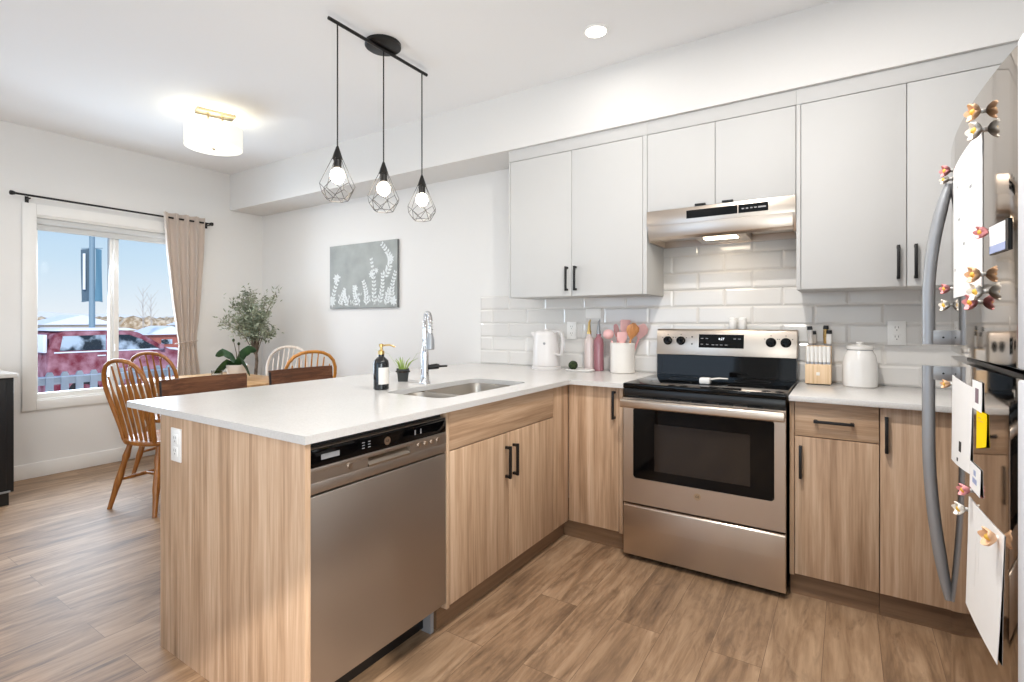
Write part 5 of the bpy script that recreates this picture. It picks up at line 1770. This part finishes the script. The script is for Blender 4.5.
# counter stools
def make_stool(loc, rz, label, splay=0.38):
    t = thing('bar_stool', loc, label, 'stool', 'counter stools at the peninsula', rz)
    # local: front is +y, back rest at -y
    MB().sheet(lambda u, v: (-0.20 + 0.40 * u, -0.19 + 0.38 * v, 0.645 - 0.012 * math.sin(PI * u) * math.sin(PI * v)), 12, 12, 0.03).put('seat', 'walnut', t, False)
    for (sx, sy) in ((-1, 1), (1, 1), (-1, -1), (1, -1)):
        top = Vector((sx * 0.185, sy * 0.17, 0.63))
        bot = Vector((sx * splay, 0.215, 0.0)) if sy > 0 else Vector((sx * 0.19, -0.07, 0.0))
        if sy > 0:
            fr_x = 0.185 + 0.65 * (splay - 0.185)
        MB().tube([top, bot], [0.0125, 0.0125], 4).put('leg', 'blackmetal', t, False)
    for (a, b2) in (((-fr_x, 0.199, 0.22), (fr_x, 0.199, 0.22)), ((-0.188, -0.105, 0.22), (0.188, -0.105, 0.22)), ((-0.188, -0.105, 0.22), (-fr_x, 0.199, 0.22)), ((0.188, -0.105, 0.22), (fr_x, 0.199, 0.22))):
        MB().tube([a, b2], 0.009, 8).put('foot_rail', 'blackmetal', t, False)
    for sx in (-1, 1):
        MB().tube([(sx * 0.185, -0.17, 0.62), (sx * 0.225, -0.20, 0.75), (sx * 0.232, -0.215, 0.915)], 0.010, 8).put('back_post', 'blackmetal', t, False)
    MB().sheet(lambda u, v: (-0.236 + 0.472 * u, -0.205 - 0.03 * math.sin(PI * u) - 0.012 * v, 0.80 + 0.125 * v), 16, 4, 0.024).put('backrest', 'walnut', t, False)
    return t


s1 = make_stool((-1.895, -1.738, 0), R(-90), 'brown wood backed bar stool nearer the peninsula end panel')
make_stool((-1.90, -1.105, 0), R(-90), 'brown wood backed bar stool behind the soap bottle, farther along the peninsula', 0.215)

# ------------------------------------------------------------------ outside the window
GZ = -0.90
sn = struct(MB().box(-180, XL - 0.2, -60, 120, GZ - 0.4, GZ).put('ground', 'snow', smooth=0))
# picket fence
fn_ = thing('picket_fence', (-6.1, -0.3, GZ), 'pale picket fence standing just outside the dining window', 'fence')
for k in range(26):
    y = -1.62 + k * 0.128
    MB().prism([(y - 0.032, GZ), (y + 0.032, GZ), (y + 0.032, 0.665), (y + 0.018, 0.695), (y - 0.018, 0.695), (y - 0.032, 0.665)], 'X', -6.12, -6.098).put('picket', 'fence', fn_)
for zz in (0.56, -0.45):
    MB().box(-6.16, -6.121, -1.75, 2.0, zz, zz + 0.075, 0.004).put('rail', 'fence', fn_)
MB().box(-6.17, -6.095, -1.75, 2.0, 0.6355, 0.648).put('snow_cap', 'snow', fn_)

# van
VX = -15.2
vn = thing('van', (VX - 0.9, 3.4, GZ), 'snow covered dark red minivan parked beyond the fence', 'van')
side = [(1.05, GZ + 0.30), (1.02, 0.10), (1.06, 0.48), (1.16, 0.90), (1.35, 0.985), (2.75, 0.975), (2.95, 0.93), (3.75, 0.42), (4.9, 0.22), (5.25, 0.05), (5.32, GZ + 0.32)]
MB().prism(side, 'X', VX - 1.85, VX, 0.05).put('body', 'vanred', vn)
win_poly = [[(1.26, 0.50), (1.32, 0.86), (2.20, 0.88), (2.20, 0.49)], [(2.28, 0.49), (2.28, 0.88), (2.72, 0.87), (3.02, 0.74), (3.50, 0.43)]]
for wp in win_poly:
    MB().prism(wp, 'X', VX - 0.02, VX + 0.012, 0.004).put('side_window', 'vanglass', vn)
MB().prism([(1.20, 0.985), (1.36, 1.065), (2.72, 1.05), (2.98, 0.985)], 'X', VX - 1.80, VX - 0.03, 0.02).put('snow_cover', 'snow', vn)
MB().prism([(3.78, 0.425), (3.9, 0.47), (4.86, 0.29), (4.9, 0.235)], 'X', VX - 1.75, VX - 0.08, 0.01).put('snow_cover', 'snow', vn)
MB().box(VX - 1.70, VX - 0.12, 0.985, 1.055, 0.46, 0.90, 0.01).put('rear_window', 'snow', vn)
MB().box(VX - 0.001, VX + 0.02, 1.15, 3.55, 0.440, 0.475, 0.008).put('snow_ledge', 'snow', vn)
for y in (1.75, 4.45):
    MB().lathe((VX - 0.22, y, GZ + 0.34), [(0.34, 0), (0.345, 0.02), (0.345, 0.20), (0.33, 0.225), (0.20, 0.226), (0.19, 0.20), (0.001, 0.20)], 28, 'X').put('wheel', 'tyre', vn)
    MB().lathe((VX - 1.85, y, GZ + 0.34), [(0.001, 0), (0.33, 0.0), (0.345, 0.02), (0.345, 0.20), (0.001, 0.22)], 28, 'X').put('wheel', 'tyre', vn)
MB().box(VX + 0.001, VX + 0.03, 2.02, 2.20, 0.33, 0.36, 0.006).put('door_handle', 'snow', vn)
MB().box(VX + 0.001, VX + 0.16, 3.40, 3.52, 0.46, 0.60, 0.03).put('side_mirror', 'vanred', vn)

# lamp post with two banners
LX, LY = -29.7, 6.54
lp = thing('lamp_post', (LX, LY, GZ), 'tall blue-grey street lamp post with two hanging banners behind the van', 'lamp post')
MB().tube([(LX, LY, GZ), (LX, LY, 9.0)], [0.13, 0.10], 14).put('post', 'post', lp)
MB().lathe((LX, LY, GZ), [(0.24, 0), (0.24, 0.25), (0.14, 0.32)], 14).put('post_base', 'post', lp)
MB().tube([(LX, LY, 8.8), (LX - 0.8, LY + 0.5, 9.3), (LX - 1.7, LY + 1.1, 9.4)], [0.08, 0.06, 0.05], 10).put('lamp_arm', 'post', lp)
MB().ball((LX - 1.9, LY + 1.2, 9.35), 0.30, 0.22, 0.08).put('lamp_head', 'post', lp)
rv = Vector((0.837, 0.548, 0))
for (s, m_) in ((-1, 'bannerdark'), (1, 'banner')):
    o0 = Vector((LX, LY, 0)) + rv * (0.14 * s)
    o1 = Vector((LX, LY, 0)) + rv * (0.50 * s)
    bn = MB().sheet(lambda u, v: tuple(o0.lerp(o1, u) + Vector((-0.548, 0.837, 0)) * (0.05 * math.sin(3 * u + 2 * v)) + Vector((0, 0, 2.20 + 2.55 * v - 0.06 * u))), 6, 8, 0.015).put('banner', m_, lp)
    for zz in (2.19, 4.76):
        MB().tube([tuple(Vector((LX, LY, zz)) + rv * (0.08 * s)), tuple(Vector((LX, LY, zz)) + rv * (0.52 * s))], 0.018, 6).put('banner_arm', 'post', lp)
    if s < 0:
        MB().sheet(lambda u, v: tuple(o0.lerp(o1, 0.30 + 0.35 * u) + Vector((0.548, -0.837, 0)) * 0.09 + Vector((0, 0, 2.75 + 1.75 * v))), 2, 8, 0.004).put('banner_print', 'bannerwhite', bn)

# buildings and winter brush far behind
for (k, (bx, by, w, h, m_, lab)) in enumerate(((-62, 27.5, 5.0, 2.2, 'farwall', 'far beige house with a snowy roof left of the window mullion'), (-44, 15.5, 3.0, 1.45, 'shedred', 'red shed with a snowy roof seen beside the curtain'), (-80, 40, 7.0, 3.4, 'farwall', 'far beige house with a snowy roof beside the curtain'), (-70, 17.5, 6, 2.3, 'farwall', 'far low beige house at the edge of the window'))):
    ho = thing('shed' if m_ == 'shedred' else 'house', (bx, by, GZ), lab, 'building')
    MB().box(bx - w / 2, bx + w / 2, by - w / 2, by + w / 2, GZ, GZ + h * 0.75).put('walls', m_, ho, smooth=0)
    MB().prism([(by - w / 2 - 0.3, GZ + h * 0.75), (by + w / 2 + 0.3, GZ + h * 0.75), (by, GZ + h * 1.2)], 'X', bx - w / 2 - 0.3, bx + w / 2 + 0.3).put('roof', 'snow', ho, smooth=0)
    MB().box(bx + w / 2, bx + w / 2 + 0.05, by - w * 0.2, by + w * 0.05, GZ + h * 0.25, GZ + h * 0.5).put('window', 'vanglass', ho, smooth=0)
rb = random.Random(9)
br = MB()
for k in range(220):
    d_ = 112 + 30 * rb.random()
    a = R(52 + 40 * rb.random())
    x, y = 0.98 - d_ * math.sin(a), -3.26 + d_ * math.cos(a)
    br.ball((x, y, GZ + 0.6), 1.0 + 1.6 * rb.random(), 1.0 + 1.6 * rb.random(), 1.2 + 1.3 * rb.random() ** 2, 7, 5)
bo = br.put('brush', 'brown')
bo['kind'] = 'stuff'
bo['label'] = 'pale brown winter brush along the horizon'
bo['category'] = 'brush'
# bare trees in the distance
for k, (dx, hh, lab) in enumerate(((143, 5.2, 'thin bare tree in the distance, left of its neighbour, by the curtain'), (151, 4.6, 'thin bare tree in the distance, closest to the curtain'))):
    d_ = 48.0
    r_ = (dx - 510) / 514.65 * d_
    x = 0.985 - 0.5476 * d_ + r_ * 0.8367
    y = -3.262 + 0.8367 * d_ + r_ * 0.5476
    bt = thing('bare_tree', (x, y, GZ), lab, 'tree', 'bare trees on the horizon')
    MB().tube([(x, y, GZ), (x, y, GZ + hh)], [0.05, 0.012], 7).put('trunk', 'palebark', bt)
    for j in range(12):
        z0 = GZ + hh * (0.35 + 0.05 * j)
        a = j * 2.4
        MB().tube([(x, y, z0), (x + math.cos(a) * 0.6, y + math.sin(a) * 0.6, z0 + 0.9)], [0.018, 0.008], 5).put('branch', 'palebark', bt)
hl = MB()
hn = 40
pr_ = []
for i in range(hn + 1):
    y = -30 + 180 * i / hn
    hh = 1.2 + 1.0 * math.sin(i * 0.5) + 0.5 * math.sin(i * 1.37)
    pr_.append((y, GZ + 3.2 + hh * 0.5))
poly = [(-30, GZ)] + pr_ + [(150, GZ)]
hl.prism(poly, 'X', -176, -170)
struct(hl.put('hills', 'hill', smooth=0))
